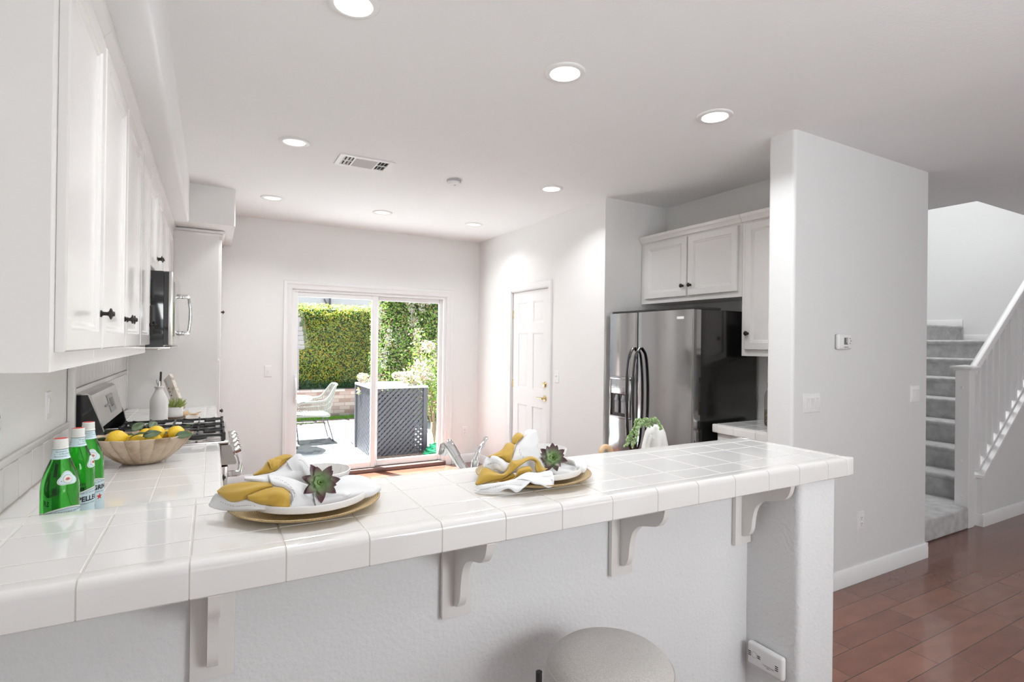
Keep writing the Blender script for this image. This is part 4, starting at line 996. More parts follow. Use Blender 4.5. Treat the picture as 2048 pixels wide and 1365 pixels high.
# cookbook on a black easel
kc = at(330, 832, 1, 4.86); kc.z = CZ
t = thing('cookbook', (-.25, 4.92, CZ+.02), 'cookbook leaning on a black easel in front of the pantry side', 'book')
q0 = at(326, 745, 1, 5.0); q1 = at(352, 812, 1, 4.86); ax = (q0-q1); Lb = .30; ax.normalize()
un = Vector((.55, -.80, .0)).normalized(); un = (un-ax*un.dot(ax)).normalized(); nn = ax.cross(un).normalized()
cb = q1+ax*Lb*.36+Vector((.02, 0, 0))
def ob(mb, c, a_, u_, n_, ha, hu, hn, bev=0): return mb.obox(c, (a_, u_, n_), ha, hu, hn, bev)
ob(MB(), cb, ax, un, nn, Lb/2, .045, .012, .001).build('cover', 'page', t)
b = MB()
for s in (-1, 1): ob(b, cb+ax*Lb*.36+nn*s*.0125+un*.012, ax, un, nn, .035, .028, .0006)
ob(b, cb+ax*Lb*.36-un*.0453+un*0, ax, nn, un, .035, .010, .0004); b.build('cover_label', 'label_white', t)
b = MB()
for k in range(6):
    for s in (-1, 1): ob(b, cb+ax*(.06-.032*k)+nn*s*.0125-un*.022, ax, un, nn, .004, .006, .0006)
b.build('title_marks', 'ink', t)
t = thing('cookbook_easel', (-.27, 5.0, CZ), 'black easel holding the cookbook', 'stand')
b = MB(); e0 = at(322, 744, 1, 5.03); b.tube([(e0.x+.01, 5.06, CZ), (e0.x-.004, 5.03, 1.10), e0], .0075, 8); b.tube([(e0.x+.01, 5.06, CZ+.006), (e0.x+.12, 4.90, CZ+.008)], .006, 8)
e1 = at(362, 803, 1, 4.80); b.tube([(e1.x, 4.80, CZ), e1], .006, 8); b.tube([(e1.x, 4.80, CZ+.008), (e0.x+.02, 5.05, CZ+.008)], .006, 8); b.ball(at(356, 808, 1, 4.80), .008)
b.build('easel_frame', 'black_matte', t)
for i, (p, y, a) in enumerate((((372, 828), 4.66, .5), ((388, 832), 4.70, -.25))):
    c = at(*p, 1, y); t = thing('wooden_spoon', (c.x, c.y, CZ+.002), ['light wooden spoon standing on edge beside the succulent', 'light wooden spoon lying flat beyond the succulent'][i], 'spoon', 'wooden spoons on the far counter')
    cc_ = Vector((c.x, c.y, CZ+(.024 if i == 0 else .010)))
    mt = Matrix.Rotation(.9 if i == 0 else .1, 3, 'X')
    MB().ball(cc_, .024, (1.25, .8, .28), 2, Matrix.Rotation(a, 3, 'Z') @ mt).build('spoon_bowl', 'wood_light', t)
    MB().tube([cc_, cc_+Vector((.05*math.cos(a+.9), .09, .004 if i else .01))], [.005, .004], 8).build('spoon_handle', 'wood_light', t)

# ================================================================ place settings
def charger(c, l):
    o = MB().lathe([(0, .0), (.11, .0), (.135, .003), (.165, .013), (.178, .019), (.179, .021), (.176, .0225), (.160, .0175), (.132, .0075), (.105, .0045), (0, .0045)], c, 96).build('charger_plate', 'woven_gold', smooth=60)
    recentre(o, c); return tag(o, l, 'charger')
def ribf(n, amp, r0):
    return lambda r_, a, z: ((r_+(amp*math.cos(n*a) if r_ > r0 else 0))*math.cos(a), (r_+(amp*math.cos(n*a) if r_ > r0 else 0))*math.sin(a), z)
def plate(c, l):
    o = MB().lathe([(0, 0), (.085, 0), (.092, .004), (.118, .011), (.139, .0175), (.1405, .030), (.137, .0335), (.133, .030), (.131, .019), (.112, .0135), (.085, .0065), (0, .006)], c, 264, ribf(120, .0007, .13)).build('dinner_plate', 'ceramic_matte', smooth=60)
    recentre(o, c); return tag(o, l, 'plate')
def sbowl(c, l):
    o = MB().lathe([(0, 0), (.034, 0), (.038, .004), (.055, .018), (.070, .040), (.077, .062), (.078, .066), (.0755, .067), (.073, .062), (.065, .040), (.050, .020), (.032, .009), (0, .008)], c, 160, ribf(40, .0006, .05)).build('soup_bowl', 'ceramic_matte', smooth=60)
    recentre(o, c); return tag(o, l, 'bowl')
C1 = Vector((.215, 1.437, BZ+.001)); C2 = Vector((.878, 1.435, BZ+.001))
charger(C1, 'gold woven charger under the nearer place setting on the bar'); charger(C2, 'gold woven charger under the farther place setting on the bar')
D1 = C1+Vector((.006, 0, .0055)); D2 = C2+Vector((.01, .0, .0055))
plate(D1, 'white ribbed dinner plate of the nearer place setting'); plate(D2, 'white ribbed dinner plate of the farther place setting')
sbowl(Vector((.252, 1.482, D1.z+.0075)), 'white bowl behind the napkins of the nearer place setting'); sbowl(Vector((.938, 1.478, D2.z+.0075)), 'white bowl behind the napkins of the farther place setting')

def cloth_patch(mb, f, top, bot, bulge=.008, wr=.0016, seed=0, N=34, K=16):
    """ruled, puckered sheet between two edges; every edge point = (photo-crop x, y, depth in metres)"""
    A = catmull([at(*f(p[0], p[1]), 1, p[2]) for p in top], N); B = catmull([at(*f(p[0], p[1]), 1, p[2]) for p in bot], N)
    P_ = []
    for j in range(K+1):
        tt = j/K; row = []
        for i in range(N):
            s_ = i/(N-1); p = A[i].lerp(B[i], tt); n = (CP-p).normalized()
            nzv = noise.noise(Vector((s_*3.2+seed*7.1, tt*2.2+seed, seed*.37)))
            h = bulge*math.sin(PI*tt)**.8+wr*math.sin(tt*9+s_*4+seed+2.5*nzv)*math.sin(PI*min(1, max(0, s_*1.02)))*1.2+nzv*wr*2.2
            row.append(p+n*h)
        P_.append(row)
    mb.grid(P_); return P_
def dots(mb, P_, f0, f1, n=18, r_=.0010, u0=.05, u1=.95):
    for k in range(n):
        t_ = k/(n-1); j = int((f0+(f1-f0)*t_)*(len(P_)-1)); i = int((u0+(u1-u0)*t_)*(len(P_[0])-1)); p = Vector(P_[j][i])
        mb.ball(p+(CP-p).normalized()*.0012, r_, sub=1)
def napkins(f, W_, G_, DT, lab_w, lab_m, nudge=(0, 0)):
    w_ = MB(); P_all = []
    for k, (a, c, bu, wr) in enumerate(W_): P_all.append(cloth_patch(w_, f, a, c, bu, wr, k+1))
    g_ = MB()
    for k, (a, c, bu, wr) in enumerate(G_): cloth_patch(g_, f, a, c, bu, wr, k+11)
    h = MB()
    for (k, f0, f1, n, u0, u1) in DT: dots(h, P_all[k], f0, f1, n, .0009, u0, u1)
    ow = w_.build('cloth_napkin', 'linen', smooth=80, solid=.0012); cen = sum((v.co for v in ow.data.vertices), Vector())/len(ow.data.vertices)
    h2_ = h.build('hemstitching', 'hemstitch', smooth=60); h2_.data.transform(Matrix.Translation(-cen)); h2_.parent = ow
    recentre(ow, cen); tag(ow, lab_w, 'napkin')
    og_ = g_.build('cloth_napkin', 'mustard', smooth=80, solid=.0012); cen = sum((v.co for v in og_.data.vertices), Vector())/len(og_.data.vertices)
    recentre(og_, cen); tag(og_, lab_m, 'napkin')
f1_ = lambda x, y: (410+.18066*x, 860+.18066*y)
W1 = [
 ([(430, 520, 1.43), (560, 512, 1.425), (700, 490, 1.42), (850, 425, 1.42), (1030, 268, 1.43)], [(440, 560, 1.42), (600, 585, 1.40), (740, 620, 1.385), (930, 640, 1.385), (1200, 640, 1.40)], .008, .002),
 ([(700, 500, 1.41), (860, 520, 1.395), (1010, 560, 1.385), (1190, 640, 1.385), (1240, 700, 1.385)], [(735, 605, 1.375), (930, 690, 1.36), (975, 790, 1.345), (920, 900, 1.335), (1235, 868, 1.345)], .012, .002),
 ([(900, 352, 1.425), (1030, 266, 1.43), (1110, 330, 1.435), (1200, 470, 1.425)], [(1010, 540, 1.40), (1080, 545, 1.40), (1140, 560, 1.40), (1190, 620, 1.40)], .006, .0015),
 ([(40, 830, 1.455), (135, 700, 1.44), (300, 790, 1.40), (480, 770, 1.375), (640, 815, 1.36), (790, 850, 1.35)], [(50, 850, 1.45), (150, 885, 1.43), (330, 905, 1.395), (470, 905, 1.37), (620, 895, 1.355), (770, 897, 1.345)], .007, .0015),
 ([(1190, 650, 1.39), (1330, 610, 1.40), (1480, 520, 1.42), (1700, 505, 1.43), (1860, 560, 1.43), (1948, 625, 1.425)], [(1230, 868, 1.345), (1340, 832, 1.345), (1500, 800, 1.35), (1680, 775, 1.36), (1850, 735, 1.375), (1945, 668, 1.41)], .016, .0025),
 ([(1200, 640, 1.39), (1330, 620, 1.395), (1500, 640, 1.39), (1640, 690, 1.38)], [(1220, 760, 1.36), (1320, 770, 1.355), (1480, 750, 1.355), (1560, 745, 1.358)], .016, .002),
]
G1 = [
 ([(530, 500, 1.45), (640, 420, 1.45), (700, 345, 1.455), (800, 300, 1.455), (900, 272, 1.46), (980, 290, 1.455)], [(540, 510, 1.44), (660, 490, 1.435), (730, 475, 1.43), (800, 440, 1.435), (850, 400, 1.44), (960, 310, 1.445)], .010, .002),
 ([(690, 345, 1.452), (720, 330, 1.45), (780, 320, 1.45), (850, 330, 1.45)], [(715, 370, 1.435), (745, 460, 1.432), (800, 445, 1.432), (835, 380, 1.44)], .010, .001),
 ([(132, 680, 1.44), (230, 615, 1.43), (450, 580, 1.41), (620, 575, 1.40), (725, 575, 1.395)], [(150, 710, 1.43), (290, 800, 1.395), (450, 770, 1.375), (610, 690, 1.375), (760, 640, 1.38)], .016, .0025),
 ([(470, 725, 1.375), (620, 668, 1.37), (780, 636, 1.365), (880, 645, 1.362), (935, 690, 1.36)], [(480, 780, 1.37), (600, 822, 1.352), (720, 845, 1.345), (860, 895, 1.335), (945, 862, 1.34)], .014, .002),
 ([(780, 850, 1.35), (830, 850, 1.345), (880, 860, 1.342)], [(785, 900, 1.345), (830, 900, 1.34), (880, 905, 1.335)], .003, .0005),
]
DT1 = [(1, .25, .95, 24, .12, .80), (0, .55, .80, 14, .70, .85), (2, .25, .25, 9, .35, .85), (3, .5, .5, 14, .25, .7)]
napkins(f1_, W1, G1, DT1, 'white hemstitched linen napkin bunched on the nearer plate', 'mustard yellow napkin folded inside the nearer white napkin')
f2_ = lambda x, y: (860+.166*x, 840+.166*y)
W2_ = [
 ([(1115, 190, 1.47), (1040, 300, 1.45), (1000, 410, 1.43), (970, 500, 1.41), (900, 640, 1.39)], [(1290, 130, 1.46), (1312, 250, 1.44), (1300, 330, 1.42), (1380, 500, 1.40), (1480, 640, 1.38)], .014, .0025),
 ([(1115, 190, 1.47), (1160, 125, 1.475), (1270, 120, 1.475)], [(1130, 230, 1.455), (1200, 210, 1.45), (1310, 240, 1.45)], .006, .001),
 ([(640, 545, 1.44), (680, 462, 1.44), (800, 440, 1.42), (960, 550, 1.40)], [(650, 590, 1.43), (720, 622, 1.42), (800, 605, 1.41), (890, 645, 1.395)], .010, .002),
 ([(530, 850, 1.372), (620, 790, 1.355), (900, 745, 1.325), (1120, 695, 1.31), (1225, 735, 1.285)], [(600, 872, 1.345), (780, 882, 1.312), (940, 830, 1.295), (1040, 880, 1.283), (1130, 820, 1.275)], .008, .0022),
 ([(980, 738, 1.325), (1160, 640, 1.33), (1300, 640, 1.335), (1450, 615, 1.335), (1495, 690, 1.29)], [(1150, 700, 1.31), (1240, 770, 1.28), (1330, 785, 1.272), (1420, 820, 1.262), (1492, 800, 1.265)], .010, .0035),
 ([(1400, 560, 1.395), (1560, 540, 1.40), (1730, 560, 1.41), (1830, 580, 1.415)], [(1480, 660, 1.37), (1560, 700, 1.36), (1700, 690, 1.365), (1840, 610, 1.40)], .012, .003),
 ([(1735, 500, 1.405), (1800, 472, 1.41), (1860, 490, 1.405), (1892, 530, 1.40)], [(1780, 620, 1.365), (1820, 640, 1.355), (1860, 640, 1.355), (1885, 600, 1.37)], .012, .004),
]
G2_ = [
 ([(980, 275, 1.465), (1000, 205, 1.47), (1060, 157, 1.475), (1125, 185, 1.47)], [(1000, 290, 1.455), (1035, 292, 1.45), (1060, 260, 1.45), (1125, 205, 1.46)], .012, .001),
 ([(700, 442, 1.445), (850, 375, 1.445), (930, 282, 1.455), (1025, 298, 1.45)], [(720, 450, 1.44), (850, 462, 1.425), (960, 520, 1.405), (1000, 400, 1.43)], .012, .002),
 ([(545, 775, 1.41), (640, 585, 1.425), (760, 615, 1.41), (880, 650, 1.395), (985, 480, 1.40)], [(560, 790, 1.40), (700, 752, 1.385), (860, 720, 1.37), (960, 650, 1.365), (1040, 540, 1.375)], .012, .002),
 ([(975, 500, 1.40), (1100, 478, 1.39), (1210, 442, 1.385), (1300, 478, 1.375), (1360, 570, 1.37), (1420, 590, 1.37)], [(960, 655, 1.37), (1080, 560, 1.37), (1190, 490, 1.37), (1265, 510, 1.365), (1270, 600, 1.355), (1300, 660, 1.35)], .014, .0025),
 ([(880, 745, 1.37), (1010, 700, 1.365), (1070, 592, 1.365), (1200, 562, 1.36), (1235, 615, 1.355)], [(900, 752, 1.36), (1020, 715, 1.355), (1100, 660, 1.35), (1190, 640, 1.35), (1225, 625, 1.35)], .010, .0015),
 ([(700, 760, 1.385), (900, 700, 1.375), (1000, 640, 1.37)], [(760, 762, 1.38), (930, 735, 1.368), (1040, 700, 1.362)], .008, .001),
]
DT2 = [(0, .25, .45, 10, .45, .75), (3, .45, .55, 26, .12, .8), (2, .5, .55, 12, .35, .8), (4, .5, .5, 4, .85, .92)]
napkins(f2_, W2_, G2_, DT2, 'white hemstitched linen napkin bunched on the farther plate', 'mustard yellow napkin folded inside the farther white napkin')

def rosette(c, tilt, sc_, lab, seed, purple=1.0):
    """artificial succulent head: overlapping pointed petals in rings"""
    b = MB(); random.seed(seed)
    for ring, (n, L_, el, W_) in enumerate(((7, .049, .10, .0125), (6, .041, .45, .0115), (6, .027, .80, .0085), (5, .017, 1.12, .0065), (3, .010, 1.38, .004))):
        for k in range(n):
            a = 2*PI*k/n+ring*.5+random.uniform(-.12, .12); e = el+random.uniform(-.12, .12); L2 = L_*random.uniform(.88, 1.08)
            P_ = []
            for i in range(9):
                f = i/8; wd = W_*(math.sin(PI*f**.75)**.75 if 0 < f < 1 else (.35 if f == 0 else .02)); rr_ = f*L2; lift = .10*f*f*L2
                row = []
                for s in (-1, -.5, 0, .5, 1): row.append(Vector((rr_*math.cos(e)-0, s*wd, rr_*math.sin(e)+lift+.22*wd*s*s)))
                P_.append(row)
            q = MB().grid(P_); q.grid([[p-Vector((0, 0, .0022*(1-abs(j-2)/2.2))) for j, p in enumerate(r_)] for r_ in P_])
            b.merge(q, Matrix.Rotation(a, 4, 'Z'))
    o = b.build('succulent_rosette', 'rosette', smooth=70)
    o.matrix_world = Matrix.Translation(c) @ Vector((0, 0, 1)).rotation_difference(tilt).to_matrix().to_4x4() @ Matrix.Scale(sc_, 4)
    return tag(o, lab, 'succulent')
ca = at(641, 966, 1, 1.365); cb_ = at(1106, 917, 1, 1.385)
rosette(ca-ray(641, 966)*.0, (CP-ca).normalized()*1.0+Vector((0, 0, .1)), .98, 'green and purple succulent rosette pinned on the nearer napkins', 4)
rosette(cb_, (CP-cb_).normalized()+Vector((-.1, 0, .3)), .98, 'dark purple tipped succulent rosette pinned on the farther napkins', 9)

# ================================================================ trailing plant pot behind the bar, wooden ring
py = 2.02
pb = at(1312, 872, 1, py); pc = Vector((pb.x-.005, py, CZ))
t = thing('potted_trailing_succulent', pc, 'white tapered pot with trailing bead-leaf succulent behind the bar', 'plant')
ztop = at(1303, 852, 1, py).z-CZ
MB().lathe([(0, 0), (.078, 0), (.080, .004), (.068, .05), (.050, ztop-.035), (.036, ztop-.004), (.033, ztop), (.030, ztop-.003), (.030, ztop-.02), (0, ztop-.02)], pc, 48).build('pot', 'ceramic', t, smooth=50)
hb = MB(); 
hb.tube(catmull([pc+Vector((-.045, -.035, ztop-.05)), pc+Vector((-.062, -.035, ztop-.045)), pc+Vector((-.075, -.03, ztop-.07)), pc+Vector((-.082, -.03, ztop-.12))], 14), .012, 12); hb.build('pot_handle', 'ceramic', t)
b = MB(); random.seed(8)
strands = [[(1298, 853), (1290, 843), (1276, 846), (1268, 860), (1262, 876), (1250, 893)], [(1300, 850), (1300, 840), (1312, 842), (1320, 850), (1322, 858)], [(1296, 852), (1284, 850), (1274, 860), (1270, 878), (1264, 893)],
           [(1295, 851), (1280, 840), (1271, 843), (1270, 856), (1258, 872), (1254, 886)], [(1304, 851), (1308, 838), (1318, 846)], [(1297, 850), (1294, 840), (1284, 843), (1276, 852), (1275, 866), (1272, 885)]]
for i, sd in enumerate(strands):
    P_ = catmull([at(p[0], p[1], 1, py-.02-.012*(i % 3)-.01*k) for k, p in enumerate(sd)], 26)
    b.tube(P_, .0012, 5)
    for p in P_:
        for q in range(4):
            d = Vector((random.gauss(0, 1), random.gauss(0, 1), random.gauss(0, 1))).normalized()
            b.ball(p+d*.0065, .0042, (1.0, 1, 1.25), 1)
b.build('trailing_leaves', 'bead_leaf', t, smooth=80)
rp = at(1212, 901, 1, 1.80)
t = thing('wooden_ornament', (rp.x, 1.80, CZ), 'light wooden loop-topped ornament just showing behind the bar left of the pot', 'ornament')
MB().tube([(rp.x+.026*math.cos(a), 1.80+.004*math.sin(a), rp.z-.012+.026*math.sin(a)) for a in [2*PI*k/28 for k in range(28)]], .011, 12, closed=True).build('loop', 'wood_light', t, smooth=60)
MB().lathe([(0, 0), (.035, 0), (.036, .006), (.020, .012), (.009, .03), (.009, rp.z-.047-CZ), (0, rp.z-.045-CZ)], (rp.x, 1.80, CZ), 24).build('stand', 'wood_light', t)

# ================================================================ outdoors
GZ = -.08
tag(MB().box(-8, 12, YB+.13, 10.2, GZ-.1, GZ).build('patio_slab', 'concrete', smooth=0), 'bright concrete patio outside the sliding door', 'patio', kind='structure')
b = MB()
for i in range(14):
    for j in range(2):
        x0 = -1.6+i*.62+(j*.3); y0 = 10.23+j*.55; b.box(x0, x0+.57, y0, y0+.49, GZ-.04, GZ+.004, .006, 1)
b.box(-8, 12, 10.2, 11.35, GZ-.1, GZ-.012)
tag(b.build('paver_path', 'paver'), 'reddish stone pavers at the far edge of the patio', 'path', kind='structure')
random.seed(11)
def blades(mb, x0, x1, y0, y1, z, n, h):
    for _ in range(n):
        x, y = random.uniform(x0, x1), random.uniform(y0, y1); a = random.random()*PI; hh = h*random.uniform(.5, 1.1); dx, dy = math.cos(a)*.006, math.sin(a)*.006
        v = [mb.bm.verts.new(p) for p in ((x-dx, y-dy, z), (x+dx, y+dy, z), (x+random.uniform(-.02, .02), y+random.uniform(-.02, .02), z+hh))]; mb.bm.faces.new(v)
b = MB(); blades(b, .8, 4.2, 11.12, 11.42, GZ, 4200, .06); blades(b, .8, 4.0, 10.75, 10.78, GZ, 500, .03)
tag(b.build('grass_strip', 'grass', smooth=0, recalc=False), 'short green grass between the pavers and the brick planter', 'grass', kind='stuff')
struct('planter_wall', MB().box(-3, 4.6, 11.42, 11.66, GZ, .43), 'brick', smooth=0)
struct('planter_coping', MB().box(-3, 4.6, 11.38, 11.70, .43, .50, .01, 1), 'brick', smooth=20)
def leaves(mb, n, fn, s0, s1):
    for _ in range(n):
        p, nrm = fn(); s_ = random.uniform(s0, s1)
        d = (Vector(nrm)+Vector((random.gauss(0, .6), random.gauss(0, .6), random.gauss(0, .6)))).normalized()
        u = d.orthogonal().normalized(); u = Matrix.Rotation(random.random()*6.28, 3, d) @ u; v = d.cross(u); p = Vector(p)
        q = [mb.bm.verts.new(p+u*a*s_+v*c*s_*.62) for a, c in ((-1, 0), (-.2, -.8), (1, 0), (-.2, .8))]; mb.bm.faces.new(q)
# clipped hedge
hd = thing('hedge', (1.8, 12.1, .45), 'tall clipped yellow-green hedge behind the brick planter', 'hedge')
def hfn():
    x = random.uniform(.2, 3.7)
    if random.random() < .85:
        z = random.uniform(.5, 2.16+.05*math.sin(x*5)); y = 11.80+.05*noise.noise(Vector((x*2.5, z*2.5, 0)))+random.uniform(-.03, .05); return (x, y, z), (0, -1, .35)
    return (x, random.uniform(11.8, 12.5), 2.18+random.uniform(-.06, .09)), (0, -.2, 1)
b = MB(); leaves(b, 24000, hfn, .013, .026); o = b.build('hedge_foliage', 'hedge_leaf', hd, smooth=0, recalc=False)
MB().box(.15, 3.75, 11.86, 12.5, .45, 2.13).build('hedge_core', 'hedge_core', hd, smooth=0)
def gfn(): return (random.uniform(.2, 3.4), random.uniform(11.55, 11.80), .5+abs(random.gauss(0, .07))), (0, -.6, .8)
b = MB(); leaves(b, 2600, gfn, .016, .03)
tag(b.build('groundcover_plant', 'thyme', smooth=0, recalc=False), 'low dark green groundcover spilling over the brick planter', 'plant', kind='stuff')
# feathery vine wall on the right
vn = thing('climbing_vine', (3.4, 10.0, GZ), 'tall feathery green vine with pale blossoms behind the right door pane', 'vine')
def vfn():
    x = random.uniform(2.62, 5.3); z = random.uniform(-.05, 3.2); y = 10.3-.18*(x-2.2)+.12*noise.noise(Vector((x*3, z*3, 5)))+random.uniform(-.06, .06); return (x, y, z), (-.3, -1, .3)
b = MB(); leaves(b, 20000, vfn, .013, .032); b.build('vine_foliage', 'vine_leaf', vn, smooth=0, recalc=False)
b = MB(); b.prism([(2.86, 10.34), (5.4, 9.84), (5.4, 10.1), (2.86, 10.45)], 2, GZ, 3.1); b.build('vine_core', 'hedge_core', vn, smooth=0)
clus = [(random.uniform(2.62, 4.2), random.uniform(1.1, 2.7)) for _ in range(22)]
def bfn():
    c = random.choice(clus); x = c[0]+random.gauss(0, .035); z = c[1]+random.uniform(-.2, .2); return (x, 10.12-.18*(x-2.2), z), (-.2, -1, .3)
b = MB(); leaves(b, 2400, bfn, .012, .026); b.build('vine_blossoms', 'blossom', vn, smooth=0, recalc=False)
# blossoming shrub + stakes
sh = thing('flowering_shrub', (2.9, 7.55, GZ), 'shrub with white and pink leaves leaning over the dark lattice screen', 'shrub')
b = MB(); random.seed(21); tips = []
for k in range(16):
    a = random.uniform(-1.3, .9); h_ = random.uniform(.95, 1.9); e_ = Vector((2.92+math.sin(a)*.55*random.uniform(.4, 1), 7.55+random.uniform(-.25, .35), GZ+h_)); m_p = Vector((2.9+math.sin(a)*.12, 7.55, GZ+h_*.5))
    b.tube(catmull([(2.92, 7.55, GZ), m_p, e_], 10), [.011-.0009*i for i in range(10)], 6); tips.append((m_p, e_))
b.build('branches', 'bark', sh)
cl2 = [(2.50, 7.30, 1.03, .17), (2.36, 7.28, 1.0, .12), (2.62, 7.35, 1.15, .15), (2.72, 7.4, 1.42, .11), (2.48, 7.30, .88, .12), (2.22, 7.25, 1.02, .06), (2.70, 7.35, 1.0, .12), (1.93, 7.9, .95, .10), (1.92, 7.9, .75, .08)]
def sfn():
    c = random.choice(cl2); d = Vector((random.gauss(0, 1), random.gauss(0, 1), random.gauss(0, 1))).normalized()*c[3]*random.uniform(.3, 1.05); return (c[0]+d.x, c[1]+d.y, c[2]+d.z*.8), (d.x, d.y-.1, d.z)
b = MB(); leaves(b, 1500, sfn, .016, .032); b.build('blossom_leaves', 'blossom', sh, smooth=0, recalc=False)
def s2fn():
    m_p, e_ = random.choice(tips); p = m_p.lerp(e_, random.uniform(.0, 1.1)); return (p.x+random.gauss(.03, .07), p.y+random.gauss(0, .07), p.z+random.gauss(0, .07)), (-.3, -1, .3)
b = MB(); leaves(b, 1700, s2fn, .013, .028); b.build('green_leaves', 'vine_leaf', sh, smooth=0, recalc=False)
for i, (p0, p1) in enumerate((((861, 912), (863, 845)), ((869, 912), (877, 820)))):
    a = at(*p0, 1, 7.15); a.z = GZ; c = at(*p1, 1, 7.2)
    tag(MB().cyl(a, c, .011, .011, 8).build('garden_stake', 'bamboo'), ['shorter bamboo stake left of the pair beside the green hose', 'taller bamboo stake right of the pair beside the green hose'][i], 'stake')
# lattice screen box
t = thing('lattice_screen', (2.27, 7.55, GZ), 'dark grey diagonal lattice enclosure with pale top on the patio', 'screen')
def lattice(mb, o, u, n, w_, h_, s=.052, th=.010, bw=.0165):
    o, u, n = Vector(o), Vector(u), Vector(n)
    for dg in (1, -1):
        k = -int(h_/s/1.0)-1
        while k*s*1.414 < w_+h_:
            off = k*s*1.414
            # line x - dg*z = c ; clip to rectangle
            pts_ = []
            if dg == 1:
                c = off-h_*0; x_a, z_a = c, 0.0; x_b, z_b = c+h_, h_
            else:
                c = off; x_a, z_a = c, h_; x_b, z_b = c+h_, 0.0
            # clip in x
            t0, t1 = 0.0, 1.0; dx = x_b-x_a
            t0 = max(t0, (0-x_a)/dx); t1 = min(t1, (w_-x_a)/dx)
            if t1-t0 > .02:
                A_ = o+u*(x_a+dx*t0)+Z*(z_a+(z_b-z_a)*t0)+n*(th*.5*dg); B_ = o+u*(x_a+dx*t1)+Z*(z_a+(z_b-z_a)*t1)+n*(th*.5*dg)
                ax_ = (B_-A_).normalized(); sd = n.cross(ax_).normalized(); mb.obox((A_+B_)/2, (ax_, sd, n), (B_-A_).length/2, bw, th*.42)
            k += 1
lx0, lx1, ly0, ly1, lzt = 1.90, 2.64, 7.25, 8.12, .845
b = MB(); lattice(b, (lx0, ly0, GZ), X, -Y, lx1-lx0, lzt-GZ); b.build('front_lattice', 'lattice', t, smooth=0)
b = MB(); lattice(b, (lx0, ly1, GZ), -Y, -X, ly1-ly0, lzt-GZ); b.build('side_lattice', 'lattice', t, smooth=0)
b = MB()
for (x, y) in ((lx0, ly0), (lx1, ly0), (lx0, ly1), (lx1, ly1)): b.box(x-.03, x+.03, y-.03, y+.03, GZ, lzt)
b.build('posts', 'lattice', t, smooth=0)
MB().box(lx0-.03, lx1+.03, ly0-.04, ly1+.03, lzt, lzt+.03, .005, 1).build('top_board', 'neighbor', t)
t = thing('condenser_unit', (2.3, 7.75, GZ), 'dark equipment cabinet hidden inside the lattice enclosure', 'air conditioner')
MB().box(2.0, 2.56, 7.42, 8.0, GZ, .72, .02).build('housing', 'vent_dark', t)
# soil bed + hose
tag(MB().box(1.9, 4.5, 6.75, 7.24, GZ, GZ+.012).build('soil_bed', 'soil', smooth=0), 'narrow soil bed in front of the lattice enclosure', 'soil', kind='structure')
hc = Vector((2.74, 7.0, GZ+.02)); P_ = []
for k in range(150):
    a = k*.30; rr_ = .20-.0007*k+.015*math.sin(k*.7); P_.append((hc.x+rr_*math.cos(a), hc.y+rr_*.55*math.sin(a), hc.z+.02+.0009*k+.008*math.sin(k*1.3)))
o = MB().tube(P_, .0115, 8).build('garden_hose', 'hose', smooth=60); recentre(o, hc); tag(o, 'coiled green garden hose at the foot of the stakes', 'hose')
# rug, table, chair
t = MB(); vs = [t.bm.verts.new(p) for p in ((-1.4, 7.82, GZ+.004), (1.76, 7.80, GZ+.004), (1.60, 9.9, GZ+.004), (-1.5, 9.9, GZ+.004))]; f_ = t.bm.faces.new(vs)
r_ = bmesh.ops.extrude_face_region(t.bm, geom=[f_]); bmesh.ops.translate(t.bm, vec=(0, 0, .006), verts=[v for v in r_['geom'] if isinstance(v, bmesh.types.BMVert)])
tag(t.build('outdoor_rug', 'rug', smooth=0), 'faded patterned outdoor rug on the concrete patio', 'rug')
t = thing('patio_table', (.86, 8.35, GZ+.01), 'round white patio table at the left edge of the door view', 'table')
MB().lathe([(0, .70), (.44, .70), (.445, .71), (.445, .725), (.44, .735), (0, .735)], (.86, 8.35, GZ+.01), 56).build('tabletop', 'neighbor', t)
MB().lathe([(0, 0), (.25, 0), (.25, .02), (.04, .05), (.035, .70), (0, .70)], (.86, 8.35, GZ+.01), 40).build('pedestal', 'lattice', t)
ch = Vector((1.36, 8.86, GZ+.012))
t = thing('patio_chair', ch, 'cream rope-woven patio chair with thin dark legs on the rug', 'chair', rz=math.radians(0))
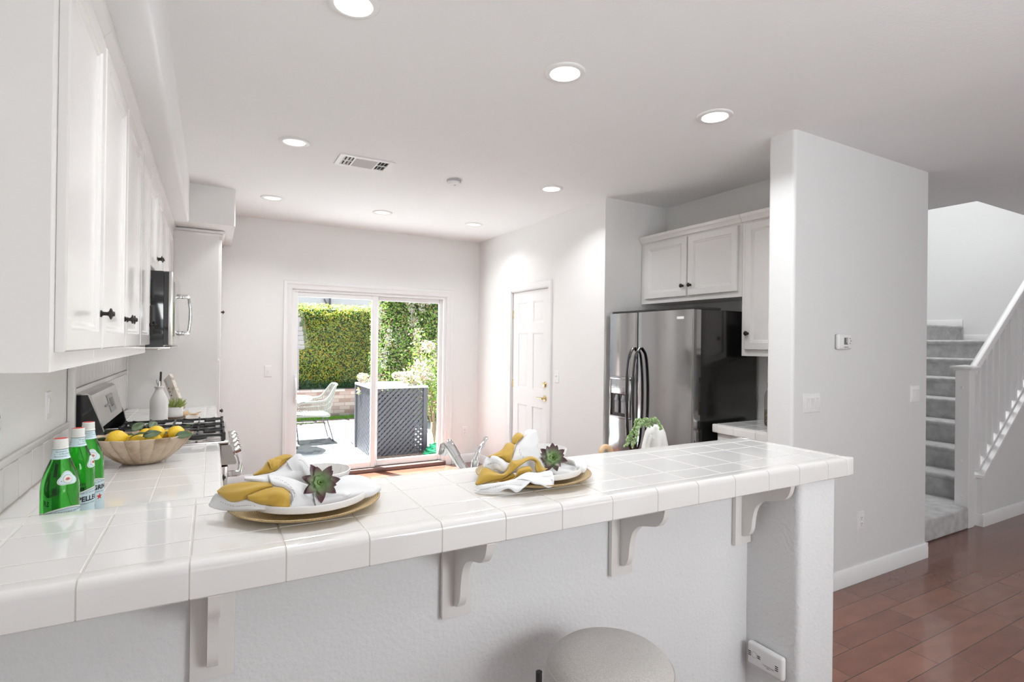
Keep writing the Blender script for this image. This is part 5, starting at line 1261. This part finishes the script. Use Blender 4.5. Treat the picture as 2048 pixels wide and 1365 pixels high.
# chair faces -X; seat 0.42 high, rails follow a curved shell
def cp(x, y, z): return ch+Vector((x, y, z))
rail = catmull([cp(-.28, -.27, .45), cp(-.20, -.28, .60), cp(.05, -.28, .625), cp(.20, -.26, .66), cp(.33, -.19, .84), cp(.37, -.12, .87), cp(.37, .12, .87), cp(.33, .19, .84), cp(.20, .26, .66), cp(.05, .28, .625), cp(-.20, .28, .60), cp(-.28, .27, .45)], 60)
MB().tube(rail, .017, 8).build('top_rail', 'rope', t)
seatr = catmull([cp(-.28, -.27, .43), cp(0, -.27, .415), cp(.22, -.24, .40), cp(.26, -.10, .40), cp(.26, .10, .40), cp(.22, .24, .40), cp(0, .27, .415), cp(-.28, .27, .43)], 60)
b = MB().tube(seatr, .016, 8); b.box(ch.x-.28, ch.x+.25, ch.y-.26, ch.y+.26, ch.z+.395, ch.z+.425, .01); b.build('seat', 'rope', t)
b = MB()
for i in range(2, 58): b.tube([rail[i], seatr[i]], .0042, 5)
for q in (.3, .62):
    b.tube([rail[i].lerp(seatr[i], q) for i in range(2, 58)], .0035, 5)
b.build('rope_weave', 'rope', t)
for (x, y, x2, y2) in ((-.24, -.22, -.20, -.24), (-.24, .22, -.20, .24), (.20, -.20, .31, -.24), (.20, .20, .31, .24)):
    MB().tube([cp(x, y, .40), cp(x2, y2, 0)], .009, 8).build('leg', 'lattice', t)
b = MB().tube([cp(.31, -.24, .009), cp(.31, .24, .009)], .008, 8).tube([cp(-.20, -.24, .009), cp(-.20, .24, .009)], .008, 8); b.build('floor_rail', 'lattice', t)
# pale slatted panel and neighbour house
b = MB()
for k in range(7):
    if k in (1,): continue
    z = 1.90-k*.092; w0 = 1.555+k*.012
    b.obox((w0-.38, 11.42, z), (X, Y, Z), .38, .012, .041)
b.box(.80, .84, 11.43, 11.47, .5, 1.95); b.box(1.50, 1.53, 11.43, 11.46, .5, 1.93)
tag(b.build('slatted_panel', 'slat_pale', smooth=0), 'pale weathered slatted panel standing before the left end of the hedge', 'panel')
t = thing('neighbor_house', (2, 16, GZ), 'white neighbouring house wall showing above the hedge', 'house')
MB().box(-6, 10, 16, 16.3, GZ, 7).build('wall', 'house_wall', t, smooth=0)
b = MB(); p = at(660, 600, 1, 15.95); b.box(p.x-.02, p.x+.02, 15.90, 16.0, 2.0, 7); q = at(648, 598, 1, 15.95); b.tube([(q.x, 15.95, q.z), (p.x-.03, 15.95, q.z-.25)], .02, 6); b.build('downpipe', 'neighbor_trim', t, smooth=0)
struct('ground', MB().box(-30, 40, 11.35, 60, GZ-.2, GZ-.02), 'soil', smooth=0)
